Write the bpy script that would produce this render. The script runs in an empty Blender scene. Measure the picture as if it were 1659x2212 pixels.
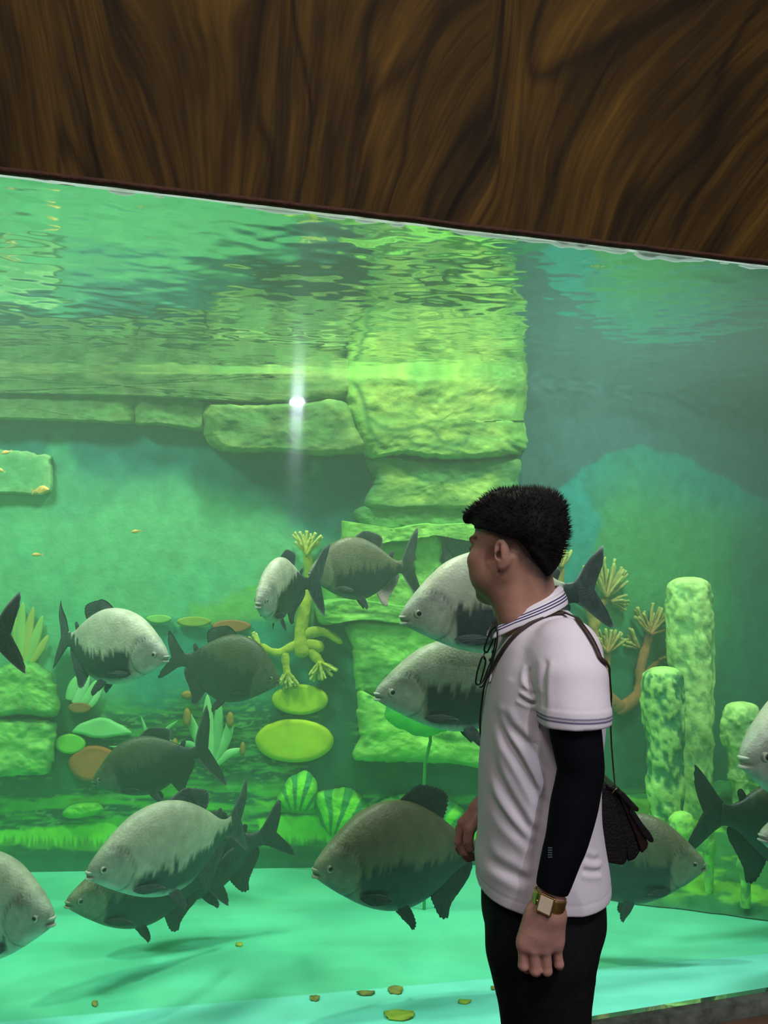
import bpy, bmesh, math, random
import numpy as np
import openvdb
from mathutils import Vector, Matrix
from mathutils.bvhtree import BVHTree

random.seed(7)
rng = np.random.default_rng(7)
scene = bpy.context.scene
COL = scene.collection

# ------------------------------------------------------------------ camera
FPX, CX0, CY0, PITCH = 1662.0, 829.5, 1106.0, math.radians(4.34)
cam_d = bpy.data.cameras.new('camera')
cam = bpy.data.objects.new('camera', cam_d)
COL.objects.link(cam)
cam.location = (0, 0, 1.55)
cam.rotation_euler = (math.pi / 2 + PITCH, 0, 0)
cam_d.sensor_fit = 'VERTICAL'
cam_d.sensor_height = 24.0
cam_d.lens = 24.0 * FPX / 2212.0
cam_d.clip_start = 0.05
scene.camera = cam
CAM = Vector(cam.location)
CP, SP = math.cos(PITCH), math.sin(PITCH)


def W(px, py, Y):
    """a point at depth Y (metres from the camera) seen at photo position px, py"""
    a, b = (px - CX0) / FPX, (CY0 - py) / FPX
    dy, dz = CP - b * SP, SP + b * CP
    t = Y / dy
    return Vector((a * t, Y, 1.55 + dz * t))


def PX(x, y, z):
    """photo position of points (arrays)"""
    zz = z - 1.55
    d = y * CP + zz * SP
    u = -y * SP + zz * CP
    return CX0 + FPX * x / d, CY0 - FPX * u / d


# ------------------------------------------------------------------ view, world, lights
scene.view_settings.view_transform = 'Standard'
scene.view_settings.look = 'None'
scene.view_settings.gamma = 1.0
scene.view_settings.use_curve_mapping = False
scene.view_settings.exposure = 0.0
try:
    cy = scene.cycles
    cy.use_denoising = True
    cy.max_bounces = 6
    cy.diffuse_bounces = 2
    cy.glossy_bounces = 3
    cy.transmission_bounces = 3
    cy.volume_bounces = 1
    cy.transparent_max_bounces = 12
    cy.caustics_reflective = False
    cy.caustics_refractive = False
    cy.sample_clamp_indirect = 3.0
    cy.use_adaptive_sampling = True
    cy.adaptive_threshold = 0.04
except Exception:
    pass

world = bpy.data.worlds.new('world')
scene.world = world
world.use_nodes = True
wb = world.node_tree.nodes['Background']
wb.inputs[0].default_value = (0.84, 0.74, 0.78, 1)
wb.inputs[1].default_value = 0.10


def area(name, loc, aim, sx, sy, power, color):
    l = bpy.data.lights.new(name, 'AREA')
    l.shape = 'RECTANGLE'
    l.size, l.size_y = sx, sy
    l.energy = power
    l.color = color
    o = bpy.data.objects.new(name, l)
    COL.objects.link(o)
    o.location = loc
    o.rotation_euler = (Vector(aim) - Vector(loc)).to_track_quat('-Z', 'Y').to_euler()
    return o


# lamps hanging over the water of the tank
TANK_LAMPS = [((-1.85, 2.45, 3.45), (-1.6, 2.75, 0), 0.6, 0.3, 72, (0.98, 0.98, 0.93)),
              ((-0.20, 3.05, 3.60), (-0.15, 3.10, 0), 0.25, 0.18, 59, (1.0, 0.95, 0.80)),
              ((1.60, 3.00, 3.45), (1.55, 3.25, 0), 0.6, 0.3, 64, (0.98, 0.95, 1.0))]
for i, (lo, ai, sx, sy, pw, cl) in enumerate(TANK_LAMPS):
    area('tank_light', lo, ai, sx, sy, pw, cl)
# lamp of the visitors' hall, behind and above the camera
area('unseen_hall_light', (1.6, -0.8, 4.6), (0.35, 1.6, 1.2), 1.1, 0.6, 82, (1.0, 0.88, 0.93))
area('unseen_hall_light', (-0.9, -0.6, 4.6), (0.35, 1.6, 1.2), 0.9, 0.6, 34, (1.0, 0.90, 0.90))  # second lamp, out of view, added to fill the face from the left

# ------------------------------------------------------------------ helpers
MATS = {}


def new_mat(name):
    m = bpy.data.materials.new(name)
    m.use_nodes = True
    MATS[name] = m
    return m, m.node_tree.nodes, m.node_tree.links


def pmat(name, col, rough=0.6, metal=0.0, spec=0.4, noise=0.0, nscale=20.0, bump=0.0, bscale=60.0, stretch=(1, 1, 1), attr=None,
         coat=0.0, sss=0.0):
    """principled material; colour broken up by noise, or taken from a colour attribute"""
    m, N, L = new_mat(name)
    b = N['Principled BSDF']
    b.inputs['Roughness'].default_value = rough
    b.inputs['Metallic'].default_value = metal
    b.inputs['Specular IOR Level'].default_value = spec
    b.inputs['Coat Weight'].default_value = coat
    b.inputs['Base Color'].default_value = (*col, 1)
    tc = N.new('ShaderNodeTexCoord')
    mp = N.new('ShaderNodeMapping')
    mp.inputs['Scale'].default_value = stretch
    L.new(tc.outputs['Object'], mp.inputs[0])
    src = None
    if attr:
        a = N.new('ShaderNodeAttribute')
        a.attribute_name = attr
        src = a.outputs['Color']
    if noise > 0:
        n = N.new('ShaderNodeTexNoise')
        n.inputs['Scale'].default_value = nscale
        n.inputs['Detail'].default_value = 5
        L.new(mp.outputs[0], n.inputs['Vector'])
        mr = N.new('ShaderNodeMapRange')
        mr.inputs[1].default_value, mr.inputs[2].default_value = 0.3, 0.7
        mr.inputs[3].default_value, mr.inputs[4].default_value = 1 - noise, 1 + noise
        L.new(n.outputs['Fac'], mr.inputs[0])
        mx = N.new('ShaderNodeVectorMath')
        mx.operation = 'SCALE'
        if src:
            L.new(src, mx.inputs[0])
        else:
            mx.inputs[0].default_value = col
        L.new(mr.outputs[0], mx.inputs['Scale'])
        src = mx.outputs[0]
    if src:
        L.new(src, b.inputs['Base Color'])
    if bump > 0:
        n2 = N.new('ShaderNodeTexNoise')
        n2.inputs['Scale'].default_value = bscale
        n2.inputs['Detail'].default_value = 4
        L.new(mp.outputs[0], n2.inputs['Vector'])
        bp = N.new('ShaderNodeBump')
        bp.inputs['Strength'].default_value = bump
        bp.inputs['Distance'].default_value = 0.01
        L.new(n2.outputs['Fac'], bp.inputs['Height'])
        L.new(bp.outputs[0], b.inputs['Normal'])
    return m


def tag(o, label=None, cat=None, group=None, kind=None):
    if label:
        o['label'] = label
    if cat:
        o['category'] = cat
    if group:
        o['group'] = group
    if kind:
        o['kind'] = kind
    return o


def mesh_obj(name, V, F, mat=None, parent=None, smooth=True, colors=None):
    me = bpy.data.meshes.new(name)
    if isinstance(V, np.ndarray):
        V = V.reshape(-1, 3)
        nv = len(V)
        me.vertices.add(nv)
        me.vertices.foreach_set('co', V.astype(np.float32).ravel())
        F = np.asarray(F)
        k = F.shape[1]
        me.loops.add(F.size)
        me.loops.foreach_set('vertex_index', F.astype(np.int32).ravel())
        me.polygons.add(len(F))
        me.polygons.foreach_set('loop_start', np.arange(0, F.size, k, dtype=np.int32))
        me.update(calc_edges=True)
    else:
        me.from_pydata([tuple(v) for v in V], [], [tuple(f) for f in F])
        me.update()
    me.validate()
    if smooth:
        me.polygons.foreach_set('use_smooth', np.ones(len(me.polygons), dtype=bool))
    if mat:
        me.materials.append(mat)
    if colors is not None:
        ca = me.color_attributes.new('Col', 'FLOAT_COLOR', 'POINT')
        c4 = np.ones((len(me.vertices), 4), np.float32)
        c4[:, :3] = colors
        ca.data.foreach_set('color', c4.ravel())
    o = bpy.data.objects.new(name, me)
    COL.objects.link(o)
    if parent is not None:
        o.parent = parent
    return o


def empty(name, loc=(0, 0, 0), parent=None):
    o = bpy.data.objects.new(name, None)
    COL.objects.link(o)
    o.location = loc
    if parent is not None:
        o.parent = parent
    return o


def box_vf(lo, hi):
    (a, b, c), (d, e, f) = lo, hi
    V = [(a, b, c), (d, b, c), (d, e, c), (a, e, c), (a, b, f), (d, b, f), (d, e, f), (a, e, f)]
    F = [(3, 2, 1, 0), (4, 5, 6, 7), (0, 1, 5, 4), (1, 2, 6, 5), (2, 3, 7, 6), (3, 0, 4, 7)]
    return V, F


def prism_vf(pts, z0, z1):
    """vertical prism over a counter-clockwise outline in x,y"""
    n = len(pts)
    V = [(x, y, z0) for x, y in pts] + [(x, y, z1) for x, y in pts]
    F = [tuple(range(n - 1, -1, -1)), tuple(range(n, 2 * n))] + [(i, (i + 1) % n, n + (i + 1) % n, n + i) for i in range(n)]
    return V, F


def tube_vf(pts, rad, n=8, flat=1.0, up=None):
    """a tube along points; rad a number or a list; closed with caps"""
    pts = [Vector(p) for p in pts]
    m = len(pts)
    rad = [rad] * m if isinstance(rad, (int, float)) else list(rad)
    V, F = [], []
    prev = None
    for i, p in enumerate(pts):
        t = (pts[min(i + 1, m - 1)] - pts[max(i - 1, 0)]).normalized()
        if prev is None:
            ref = Vector(up) if up else (Vector((0, 0, 1)) if abs(t.z) < 0.9 else Vector((1, 0, 0)))
            s = t.cross(ref).normalized()
        else:
            s = (prev - t * prev.dot(t)).normalized()
        prev = s
        q = t.cross(s)
        for j in range(n):
            a = 2 * math.pi * j / n
            V.append(p + s * math.cos(a) * rad[i] + q * math.sin(a) * rad[i] * flat)
    for i in range(m - 1):
        for j in range(n):
            k = (j + 1) % n
            F.append((i * n + j, i * n + k, (i + 1) * n + k, (i + 1) * n + j))
    F.append(tuple(range(n - 1, -1, -1)))
    F.append(tuple((m - 1) * n + j for j in range(n)))
    return V, F


def merge(parts):
    V, F = [], []
    for v, f in parts:
        o = len(V)
        V += [tuple(x) for x in v]
        F += [tuple(i + o for i in g) for g in f]
    return V, F


def catmull(P, n=8, closed=False):
    P = [np.array(p, float) for p in P]
    m = len(P)
    out = []
    for i in range(m if closed else m - 1):
        if closed:
            a, b, c, d = P[(i - 1) % m], P[i], P[(i + 1) % m], P[(i + 2) % m]
        else:
            a, b, c, d = P[max(i - 1, 0)], P[i], P[i + 1], P[min(i + 2, m - 1)]
        for k in range(n):
            t = k / n
            out.append(0.5 * ((2 * b) + (c - a) * t + (2 * a - 5 * b + 4 * c - d) * t * t + (3 * b - a - 3 * c + d) * t ** 3))
    if not closed:
        out.append(P[-1])
    return np.array(out)


# value noise for arrays
_LAT = np.random.default_rng(3).random((64, 64, 64)).astype(np.float32)


def vnoise(x, y, z=0.0):
    x, y, z = np.broadcast_arrays(np.asarray(x, float), np.asarray(y, float), np.asarray(z, float))
    xi, yi, zi = np.floor(x).astype(int), np.floor(y).astype(int), np.floor(z).astype(int)
    fx, fy, fz = x - xi, y - yi, z - zi
    fx, fy, fz = [f * f * (3 - 2 * f) for f in (fx, fy, fz)]
    r = 0
    for a in (0, 1):
        for b in (0, 1):
            for c in (0, 1):
                w = (fx if a else 1 - fx) * (fy if b else 1 - fy) * (fz if c else 1 - fz)
                r = r + w * _LAT[(xi + a) & 63, (yi + b) & 63, (zi + c) & 63]
    return r


def fbm(x, y, z=0.0, o=4):
    r, a, t = 0, 1.0, 0
    for i in range(o):
        r = r + a * vnoise(x * 2 ** i + 7.3 * i, y * 2 ** i + 3.1 * i, z * 2 ** i)
        t += a
        a *= 0.5
    return r / t


def sstep(a, b, x):
    t = np.clip((x - a) / (b - a), 0, 1)
    return t * t * (3 - 2 * t)


def lin(r, g, b):
    """sRGB 0-255 to linear"""
    return tuple(((c / 255) / 12.92 if c / 255 <= 0.04045 else (((c / 255) + 0.055) / 1.055) ** 2.4) for c in (r, g, b))


# signed-distance sculpting
class Sculpt:
    def __init__(s, lo, hi, h):
        s.h = h
        s.lo = np.array(lo, float)
        s.n = np.ceil((np.array(hi, float) - s.lo) / h).astype(int) + 1
        s.d = np.full(s.n, 0.05, np.float32)

    def _box(s, lo, hi, pad):
        i0 = np.clip(np.floor((np.array(lo) - pad - s.lo) / s.h).astype(int), 0, s.n - 1)
        i1 = np.clip(np.ceil((np.array(hi) + pad - s.lo) / s.h).astype(int) + 1, 1, s.n)
        sl = tuple(slice(a, b) for a, b in zip(i0, i1))
        ax = [s.lo[k] + s.h * np.arange(i0[k], i1[k]) for k in range(3)]
        X, Y, Z = np.meshgrid(*ax, indexing='ij')
        return sl, X, Y, Z

    def put(s, sl, d, k, cut=False):
        a = s.d[sl]
        if cut:
            d = -d
            h = np.clip(0.5 - 0.5 * (a - d) / k, 0, 1)
            s.d[sl] = a * (1 - h) + d * h + k * h * (1 - h)
        else:
            h = np.clip(0.5 + 0.5 * (a - d) / k, 0, 1)
            s.d[sl] = a * (1 - h) + d * h - k * h * (1 - h)

    def cap(s, a, b, ra, rb=None, k=0.008, cut=False):
        rb = ra if rb is None else rb
        a, b = np.array(a, float), np.array(b, float)
        R = max(ra, rb)
        sl, X, Y, Z = s._box(np.minimum(a, b) - R, np.maximum(a, b) + R, 0.03)
        ab = b - a
        L2 = max(ab @ ab, 1e-12)
        t = np.clip(((X - a[0]) * ab[0] + (Y - a[1]) * ab[1] + (Z - a[2]) * ab[2]) / L2, 0, 1)
        d = np.sqrt((X - a[0] - ab[0] * t) ** 2 + (Y - a[1] - ab[1] * t) ** 2 + (Z - a[2] - ab[2] * t) ** 2) - (ra + (rb - ra) * t)
        s.put(sl, d, k, cut)

    def chain(s, P, R, k=0.008):
        for i in range(len(P) - 1):
            s.cap(P[i], P[i + 1], R[i], R[i + 1], k)

    def ell(s, c, r, M=None, k=0.01, cut=False):
        """ellipsoid; M columns are its axes"""
        c = np.array(c, float)
        R = max(r)
        sl, X, Y, Z = s._box(c - R, c + R, 0.03)
        p = np.stack([X - c[0], Y - c[1], Z - c[2]], -1)
        if M is not None:
            p = p @ np.array(M, float)
        r = np.array(r, float)
        k0 = np.sqrt(((p / r) ** 2).sum(-1))
        k1 = np.sqrt(((p / r ** 2) ** 2).sum(-1)) + 1e-9
        s.put(sl, k0 * (k0 - 1) / k1, k, cut)

    def loft(s, rows, k=0.01, p=2.3):
        """rows: z, x-centre, x-radius, y-centre, y-radius"""
        r = np.array(sorted(rows), float)
        R = max(r[:, 2].max(), r[:, 4].max())
        sl, X, Y, Z = s._box((r[:, 1].min() - R, r[:, 3].min() - R, r[0, 0]), (r[:, 1].max() + R, r[:, 3].max() + R, r[-1, 0]), 0.03)
        z1 = Z[0, 0, :]
        g = catmull([tuple(q) for q in r], 12)
        it = [np.interp(z1, g[:, 0], g[:, j])[None, None, :] for j in range(1, 5)]
        q = (np.abs((X - it[0]) / it[1]) ** p + np.abs((Y - it[2]) / it[3]) ** p) ** (1 / p)
        d = (q - 1) * np.minimum(it[1], it[3])
        d = np.maximum(d, np.maximum(r[0, 0] - Z, Z - r[-1, 0]))
        s.put(sl, d, k)

    def mesh(s, smooth=0):
        d = s.d.copy()
        for _ in range(smooth):
            for ax in range(3):
                d = (np.roll(d, 1, ax) + 2 * d + np.roll(d, -1, ax)) / 4
        for ax in range(3):
            sl = [slice(None)] * 3
            for e in (0, -1):
                sl[ax] = e
                d[tuple(sl)] = np.maximum(d[tuple(sl)], 0.01)
        g = openvdb.FloatGrid(background=0.05)
        g.copyFromArray(d)
        p, t, q = g.convertToPolygons(isovalue=0.0, adaptivity=0.0)
        V = np.array(p, float) * s.h + s.lo
        return V, np.array(q)[:, ::-1]


def vnormals(V, F):
    a, b, c, d = (V[F[:, i]] for i in range(4))
    n = np.cross(c - a, d - b)
    N = np.zeros_like(V)
    for i in range(4):
        np.add.at(N, F[:, i], n)
    return N / (np.linalg.norm(N, axis=1, keepdims=True) + 1e-12)

# ------------------------------------------------------------------ the tank and the hall
WATER_Z, FLOOR_Z, GLASS_B = 2.540, 0.10, 0.295


def glassY(x):
    return 1.85 + 0.263 * (x + 0.925)


def wallY(x):
    return 3.93 + 0.042 * (x - 0.71) if x < 0.71 else 3.93 + 0.405 * (x - 0.71)


XL, XR = -3.0, 3.4

# water volume
wm, N, L = new_mat('tank_water')
N.remove(N['Principled BSDF'])
sc_ = N.new('ShaderNodeVolumeScatter')
sc_.inputs['Color'].default_value = (0.66, 0.95, 0.72, 1)
sc_.inputs['Density'].default_value = 0.085
sc_.inputs['Anisotropy'].default_value = 0.2
ab_ = N.new('ShaderNodeVolumeAbsorption')
ab_.inputs['Color'].default_value = (0.50, 0.92, 0.74, 1)
ab_.inputs['Density'].default_value = 0.30
ad_ = N.new('ShaderNodeAddShader')
L.new(sc_.outputs[0], ad_.inputs[0])
L.new(ab_.outputs[0], ad_.inputs[1])
L.new(ad_.outputs[0], N['Material Output'].inputs['Volume'])
out = [(XL, glassY(XL) + 0.0215), (XR, glassY(XR) + 0.0215), (XR, wallY(XR) + 0.05), (0.71, wallY(0.71) + 0.05), (XL, wallY(XL) + 0.05)]
V, F = prism_vf(out, FLOOR_Z - 0.02, WATER_Z + 0.004)
tag(mesh_obj('tank_water', V, F, wm, smooth=False), 'hazy green water filling the tank', 'water', kind='structure')

# water surface seen from below: a rippled mirror that lets part of the lamp light in
sm, N, L = new_mat('water_surface')
N.remove(N['Principled BSDF'])
gl = N.new('ShaderNodeBsdfGlossy')
gl.inputs['Color'].default_value = (0.93, 1.0, 0.96, 1)
gl.inputs['Roughness'].default_value = 0.06
tr = N.new('ShaderNodeBsdfTransparent')
tr.inputs['Color'].default_value = (0.95, 1, 0.98, 1)
mx = N.new('ShaderNodeMixShader')
geo = N.new('ShaderNodeNewGeometry')
dt = N.new('ShaderNodeVectorMath')
dt.operation = 'DOT_PRODUCT'
L.new(geo.outputs['Incoming'], dt.inputs[0])
L.new(geo.outputs['True Normal'], dt.inputs[1])
ab = N.new('ShaderNodeMath')
ab.operation = 'ABSOLUTE'
L.new(dt.outputs['Value'], ab.inputs[0])
mr = N.new('ShaderNodeMapRange')          # total reflection at grazing angles, mostly clear when seen steeply
mr.inputs[1].default_value, mr.inputs[2].default_value = 0.50, 0.72
mr.inputs[3].default_value, mr.inputs[4].default_value = 0.97, 0.06
L.new(ab.outputs[0], mr.inputs[0])
L.new(mr.outputs[0], mx.inputs[0])
L.new(tr.outputs[0], mx.inputs[1])
L.new(gl.outputs[0], mx.inputs[2])
L.new(mx.outputs[0], N['Material Output'].inputs['Surface'])
nx, ny = 420, 190
gx = np.linspace(XL, XR, nx)
gv = np.linspace(0, 1, ny)
X, T = np.meshgrid(gx, gv, indexing='ij')
Yf = 1.85 + 0.263 * (X + 0.925) + 0.0225
Yb = np.where(X < 0.71, 3.93 + 0.042 * (X - 0.71), 3.93 + 0.405 * (X - 0.71))
Y = Yf + (Yb - Yf) * T
Z = WATER_Z - 0.004 + 0.0085 * (fbm(X * 5.5, Y * 8.5, 0.3, 3) - 0.5) + 0.0035 * (fbm(X * 17, Y * 24, 5.3, 2) - 0.5)
Z -= 0.0 * T
I = np.arange(nx * ny).reshape(nx, ny)
F = np.stack([I[:-1, :-1], I[:-1, 1:], I[1:, 1:], I[1:, :-1]], -1).reshape(-1, 4)
tag(mesh_obj('water_surface', np.stack([X, Y, Z], -1), F, sm), 'rippled underside of the water surface mirroring the tank', 'water', kind='structure')

# white scum of bubbles where the surface meets the glass
foam, N, L = new_mat('foam')
N.remove(N['Principled BSDF'])
tl = N.new('ShaderNodeBsdfTranslucent')
tl.inputs['Color'].default_value = (0.86, 0.95, 0.92, 1)
df = N.new('ShaderNodeBsdfDiffuse')
df.inputs['Color'].default_value = (0.80, 0.92, 0.88, 1)
mx = N.new('ShaderNodeMixShader')
mx.inputs[0].default_value = 0.4
L.new(tl.outputs[0], mx.inputs[1])
L.new(df.outputs[0], mx.inputs[2])
L.new(mx.outputs[0], N['Material Output'].inputs['Surface'])
pts, rad = [], []
for i in range(330):
    x = -1.35 + i * 3.3 / 329
    f = fbm(np.array(x * 4.0), np.array(1.2), 0, 3)
    pts.append((x, glassY(x) + 0.030, WATER_Z + 0.002 + 0.012 * (vnoise(x * 22, 3.0) - 0.5)))
    rad.append(float(0.0035 + 0.016 * max(0, f - 0.42) * 2.2 * (0.4 + 0.9 * vnoise(x * 30, 9.0))))
V, F = tube_vf(pts, rad, 6)
tag(mesh_obj('foam_line', V, F, foam), 'thin white line of bubbles along the top edge of the glass', 'foam', kind='stuff')

# glass pane
gm, N, L = new_mat('aquarium_glass')
N.remove(N['Principled BSDF'])
tr = N.new('ShaderNodeBsdfTransparent')
tr.inputs['Color'].default_value = (0.97, 1.0, 0.985, 1)
gl = N.new('ShaderNodeBsdfGlossy')
gl.inputs['Roughness'].default_value = 0.02
gl2 = N.new('ShaderNodeBsdfAnisotropic')
gl2.inputs['Roughness'].default_value = 0.10
gl2.inputs['Anisotropy'].default_value = 0.72
g12 = N.new('ShaderNodeMixShader')
g12.inputs[0].default_value = 0.3
L.new(gl.outputs[0], g12.inputs[1])
L.new(gl2.outputs[0], g12.inputs[2])
fr = N.new('ShaderNodeFresnel')
fr.inputs['IOR'].default_value = 1.25
mx = N.new('ShaderNodeMixShader')
L.new(fr.outputs[0], mx.inputs[0])
L.new(tr.outputs[0], mx.inputs[1])
L.new(g12.outputs[0], mx.inputs[2])
L.new(mx.outputs[0], N['Material Output'].inputs['Surface'])
V = [(x, glassY(x) + o, z) for o in (0.0, 0.02) for x, z in ((XL, GLASS_B + 0.004), (XR, GLASS_B + 0.004), (XR, 2.60), (XL, 2.60))]
F = [(0, 1, 2, 3), (7, 6, 5, 4), (0, 4, 5, 1), (1, 5, 6, 2), (2, 6, 7, 3), (3, 7, 4, 0)]
tag(mesh_obj('window_1', V, F, gm, smooth=False), 'tall clear viewing pane of the aquarium', 'window', kind='structure')


# mural painted on the back wall -------------------------------------------------
def poly_mask(px, py, P, soft=4.0, jag=0.0):
    """soft inside-mask of a polygon given in photo positions"""
    if jag:
        px = px + jag * (fbm(px / 22, py / 22, 2.0, 3) - 0.5) * 2
        py = py + jag * (fbm(px / 22 + 40, py / 22, 8.0, 3) - 0.5) * 2
    P = np.array(P, float)
    inside = np.zeros(px.shape, bool)
    dist = np.full(px.shape, 1e9)
    for i in range(len(P)):
        (x0, y0), (x1, y1) = P[i], P[(i + 1) % len(P)]
        c = ((y0 > py) != (y1 > py)) & (px < (x1 - x0) * (py - y0) / (y1 - y0 + 1e-9) + x0)
        inside ^= c
        t = np.clip(((px - x0) * (x1 - x0) + (py - y0) * (y1 - y0)) / ((x1 - x0) ** 2 + (y1 - y0) ** 2 + 1e-9), 0, 1)
        dist = np.minimum(dist, np.hypot(px - x0 - t * (x1 - x0), py - y0 - t * (y1 - y0)))
    sd = np.where(inside, dist, -dist)
    return sstep(-soft, soft, sd)


def mixc(C, m, col):
    return C * (1 - m[..., None]) + np.array(col) * m[..., None]


def wall_grid(x0, x1, n, m):
    xs = np.linspace(x0, x1, n)
    zs = np.linspace(FLOOR_Z - 0.03, 2.95, m)
    X, Z = np.meshgrid(xs, zs, indexing='ij')
    Y = np.where(X < 0.7101, 3.93 + 0.042 * (X - 0.71), 3.93 + 0.405 * (X - 0.71))
    I = np.arange(n * m).reshape(n, m)
    F = np.stack([I[:-1, :-1], I[1:, :-1], I[1:, 1:], I[:-1, 1:]], -1).reshape(-1, 4)
    return X, Y, Z, F


TEAL, DEEP = (0.030, 0.19, 0.16), (0.02, 0.12, 0.11)
MINT, LEAFG = (0.15, 0.50, 0.22), (0.10, 0.42, 0.10)
LIME, MOSS = (0.30, 0.85, 0.06), (0.05, 0.30, 0.05)
DARKG = (0.025, 0.12, 0.06)


def paint_left(px, py):
    n1 = fbm(px / 140, py / 140, 0.5, 4)
    n2 = fbm(px / 45, py / 45, 4.5, 3)
    C = np.ones(px.shape + (3,)) * np.array(MINT)
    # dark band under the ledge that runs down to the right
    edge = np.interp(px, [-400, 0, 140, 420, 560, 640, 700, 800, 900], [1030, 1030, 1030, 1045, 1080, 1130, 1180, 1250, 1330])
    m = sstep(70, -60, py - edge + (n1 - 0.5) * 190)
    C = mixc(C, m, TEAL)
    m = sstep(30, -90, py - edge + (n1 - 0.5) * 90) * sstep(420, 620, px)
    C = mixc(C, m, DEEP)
    C = mixc(C, 0.5 * sstep(0.52, 0.68, n1), (0.10, 0.50, 0.24))
    # sea bed: dark water pocket, then strokes of moss green
    C = mixc(C, sstep(1335, 1350, py + 14 * n2) * sstep(200, 330, px) * 0.95, (0.03, 0.30, 0.20))
    far = poly_mask(px, py, [(380, 1338), (470, 1300), (560, 1262), (660, 1240), (760, 1240), (760, 1345), (390, 1345)], 10, 22)
    C = mixc(C, far * (0.5 + 0.8 * n2), (0.16, 0.50, 0.10))
    st = fbm(px / 60, py / 9, 1.5, 4)
    bed = sstep(1470, 1560, py + 60 * (n1 - 0.5))
    C = mixc(C, bed, DARKG)
    C = mixc(C, bed * sstep(0.50, 0.66, st) * 0.85, (0.10, 0.42, 0.08))
    C = mixc(C, bed * sstep(0.60, 0.68, fbm(px / 18, py / 7, 6.5, 3)) * 0.5, (0.24, 0.60, 0.14))
    low = sstep(1675, 1720, py)
    C = mixc(C, low * sstep(0.42, 0.62, fbm(px / 120, py / 16, 2.5, 3)), (0.11, 0.50, 0.05))
    C = mixc(C, poly_mask(px, py, [(-400, 1795), (120, 1790), (235, 1782), (330, 1800), (330, 1822), (240, 1842), (60, 1830), (-400, 1838)], 4, 10), LIME)
    C = mixc(C, poly_mask(px, py, [(560, 1765), (700, 1758), (760, 1775), (1050, 1795), (1050, 1822), (720, 1815), (560, 1828)], 4, 10), (0.25, 0.8, 0.06))
    C = mixc(C, poly_mask(px, py, [(540, 1726), (640, 1735), (700, 1722), (720, 1738), (600, 1752)], 4, 8), (0.18, 0.6, 0.05))
    C = mixc(C, poly_mask(px, py, [(-400, 1845), (330, 1838), (760, 1830), (1100, 1835), (1100, 1900), (-400, 1900)], 5, 6), (0.03, 0.17, 0.09))
    # grass strokes hanging over the dark lip
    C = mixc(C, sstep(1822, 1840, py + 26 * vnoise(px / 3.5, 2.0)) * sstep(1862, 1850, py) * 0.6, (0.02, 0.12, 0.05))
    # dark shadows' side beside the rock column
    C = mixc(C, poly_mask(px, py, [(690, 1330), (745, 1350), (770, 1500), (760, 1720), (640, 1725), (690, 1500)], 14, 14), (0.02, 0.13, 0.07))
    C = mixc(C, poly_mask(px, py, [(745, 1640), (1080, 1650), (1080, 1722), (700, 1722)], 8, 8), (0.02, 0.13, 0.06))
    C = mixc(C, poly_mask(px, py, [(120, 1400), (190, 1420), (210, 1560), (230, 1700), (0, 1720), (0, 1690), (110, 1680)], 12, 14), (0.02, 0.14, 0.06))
    return C * (0.88 + 0.24 * n2[..., None])


def paint_right(px, py):
    n1 = fbm(px / 150, py / 150, 3.5, 4)
    n2 = fbm(px / 50, py / 50, 7.5, 3)
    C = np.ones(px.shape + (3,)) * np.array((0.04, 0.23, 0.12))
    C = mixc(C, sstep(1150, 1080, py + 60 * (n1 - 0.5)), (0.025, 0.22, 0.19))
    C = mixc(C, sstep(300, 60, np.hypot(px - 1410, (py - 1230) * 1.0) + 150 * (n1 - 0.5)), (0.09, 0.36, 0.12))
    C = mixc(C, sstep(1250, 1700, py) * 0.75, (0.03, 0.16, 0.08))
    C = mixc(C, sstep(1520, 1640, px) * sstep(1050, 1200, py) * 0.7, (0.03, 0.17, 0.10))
    C = mixc(C, poly_mask(px, py, [(1120, 780), (2300, 900), (2300, 1130), (1659, 1085), (1560, 1030), (1480, 985), (1380, 962), (1300, 985),
                                   (1255, 1020), (1215, 1050), (1205, 1110), (1160, 1120), (1120, 1100)], 5, 8), (0.055, 0.13, 0.13))
    C = mixc(C, poly_mask(px, py, [(1190, 1120), (1215, 1050), (1250, 1040), (1300, 1120), (1240, 1330), (1190, 1330)], 9, 10) * 0.9, (0.03, 0.32, 0.27))
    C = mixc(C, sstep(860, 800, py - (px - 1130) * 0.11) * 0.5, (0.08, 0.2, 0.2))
    st = fbm(px / 60, py / 14, 1.5, 4)
    C = mixc(C, sstep(1650, 1750, py) * sstep(0.5, 0.62, st), (0.10, 0.36, 0.07))
    return C * (0.88 + 0.24 * n2[..., None])


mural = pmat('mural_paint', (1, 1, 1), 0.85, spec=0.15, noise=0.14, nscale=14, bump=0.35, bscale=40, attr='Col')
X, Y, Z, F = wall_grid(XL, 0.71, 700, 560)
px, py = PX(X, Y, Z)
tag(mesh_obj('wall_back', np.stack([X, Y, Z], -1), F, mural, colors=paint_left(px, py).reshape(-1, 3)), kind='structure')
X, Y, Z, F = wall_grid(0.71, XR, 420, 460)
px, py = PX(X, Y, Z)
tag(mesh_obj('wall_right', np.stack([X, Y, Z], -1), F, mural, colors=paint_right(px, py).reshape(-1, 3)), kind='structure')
plain = pmat('side_paint', (0.08, 0.40, 0.22), 0.85, spec=0.1, noise=0.2, nscale=4)
V, F = box_vf((XL - 0.05, glassY(XL) - 0.1, 0), (XL, wallY(XL) + 0.2, 2.95))
tag(mesh_obj('wall_left', V, F, plain, smooth=False), kind='structure')

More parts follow.
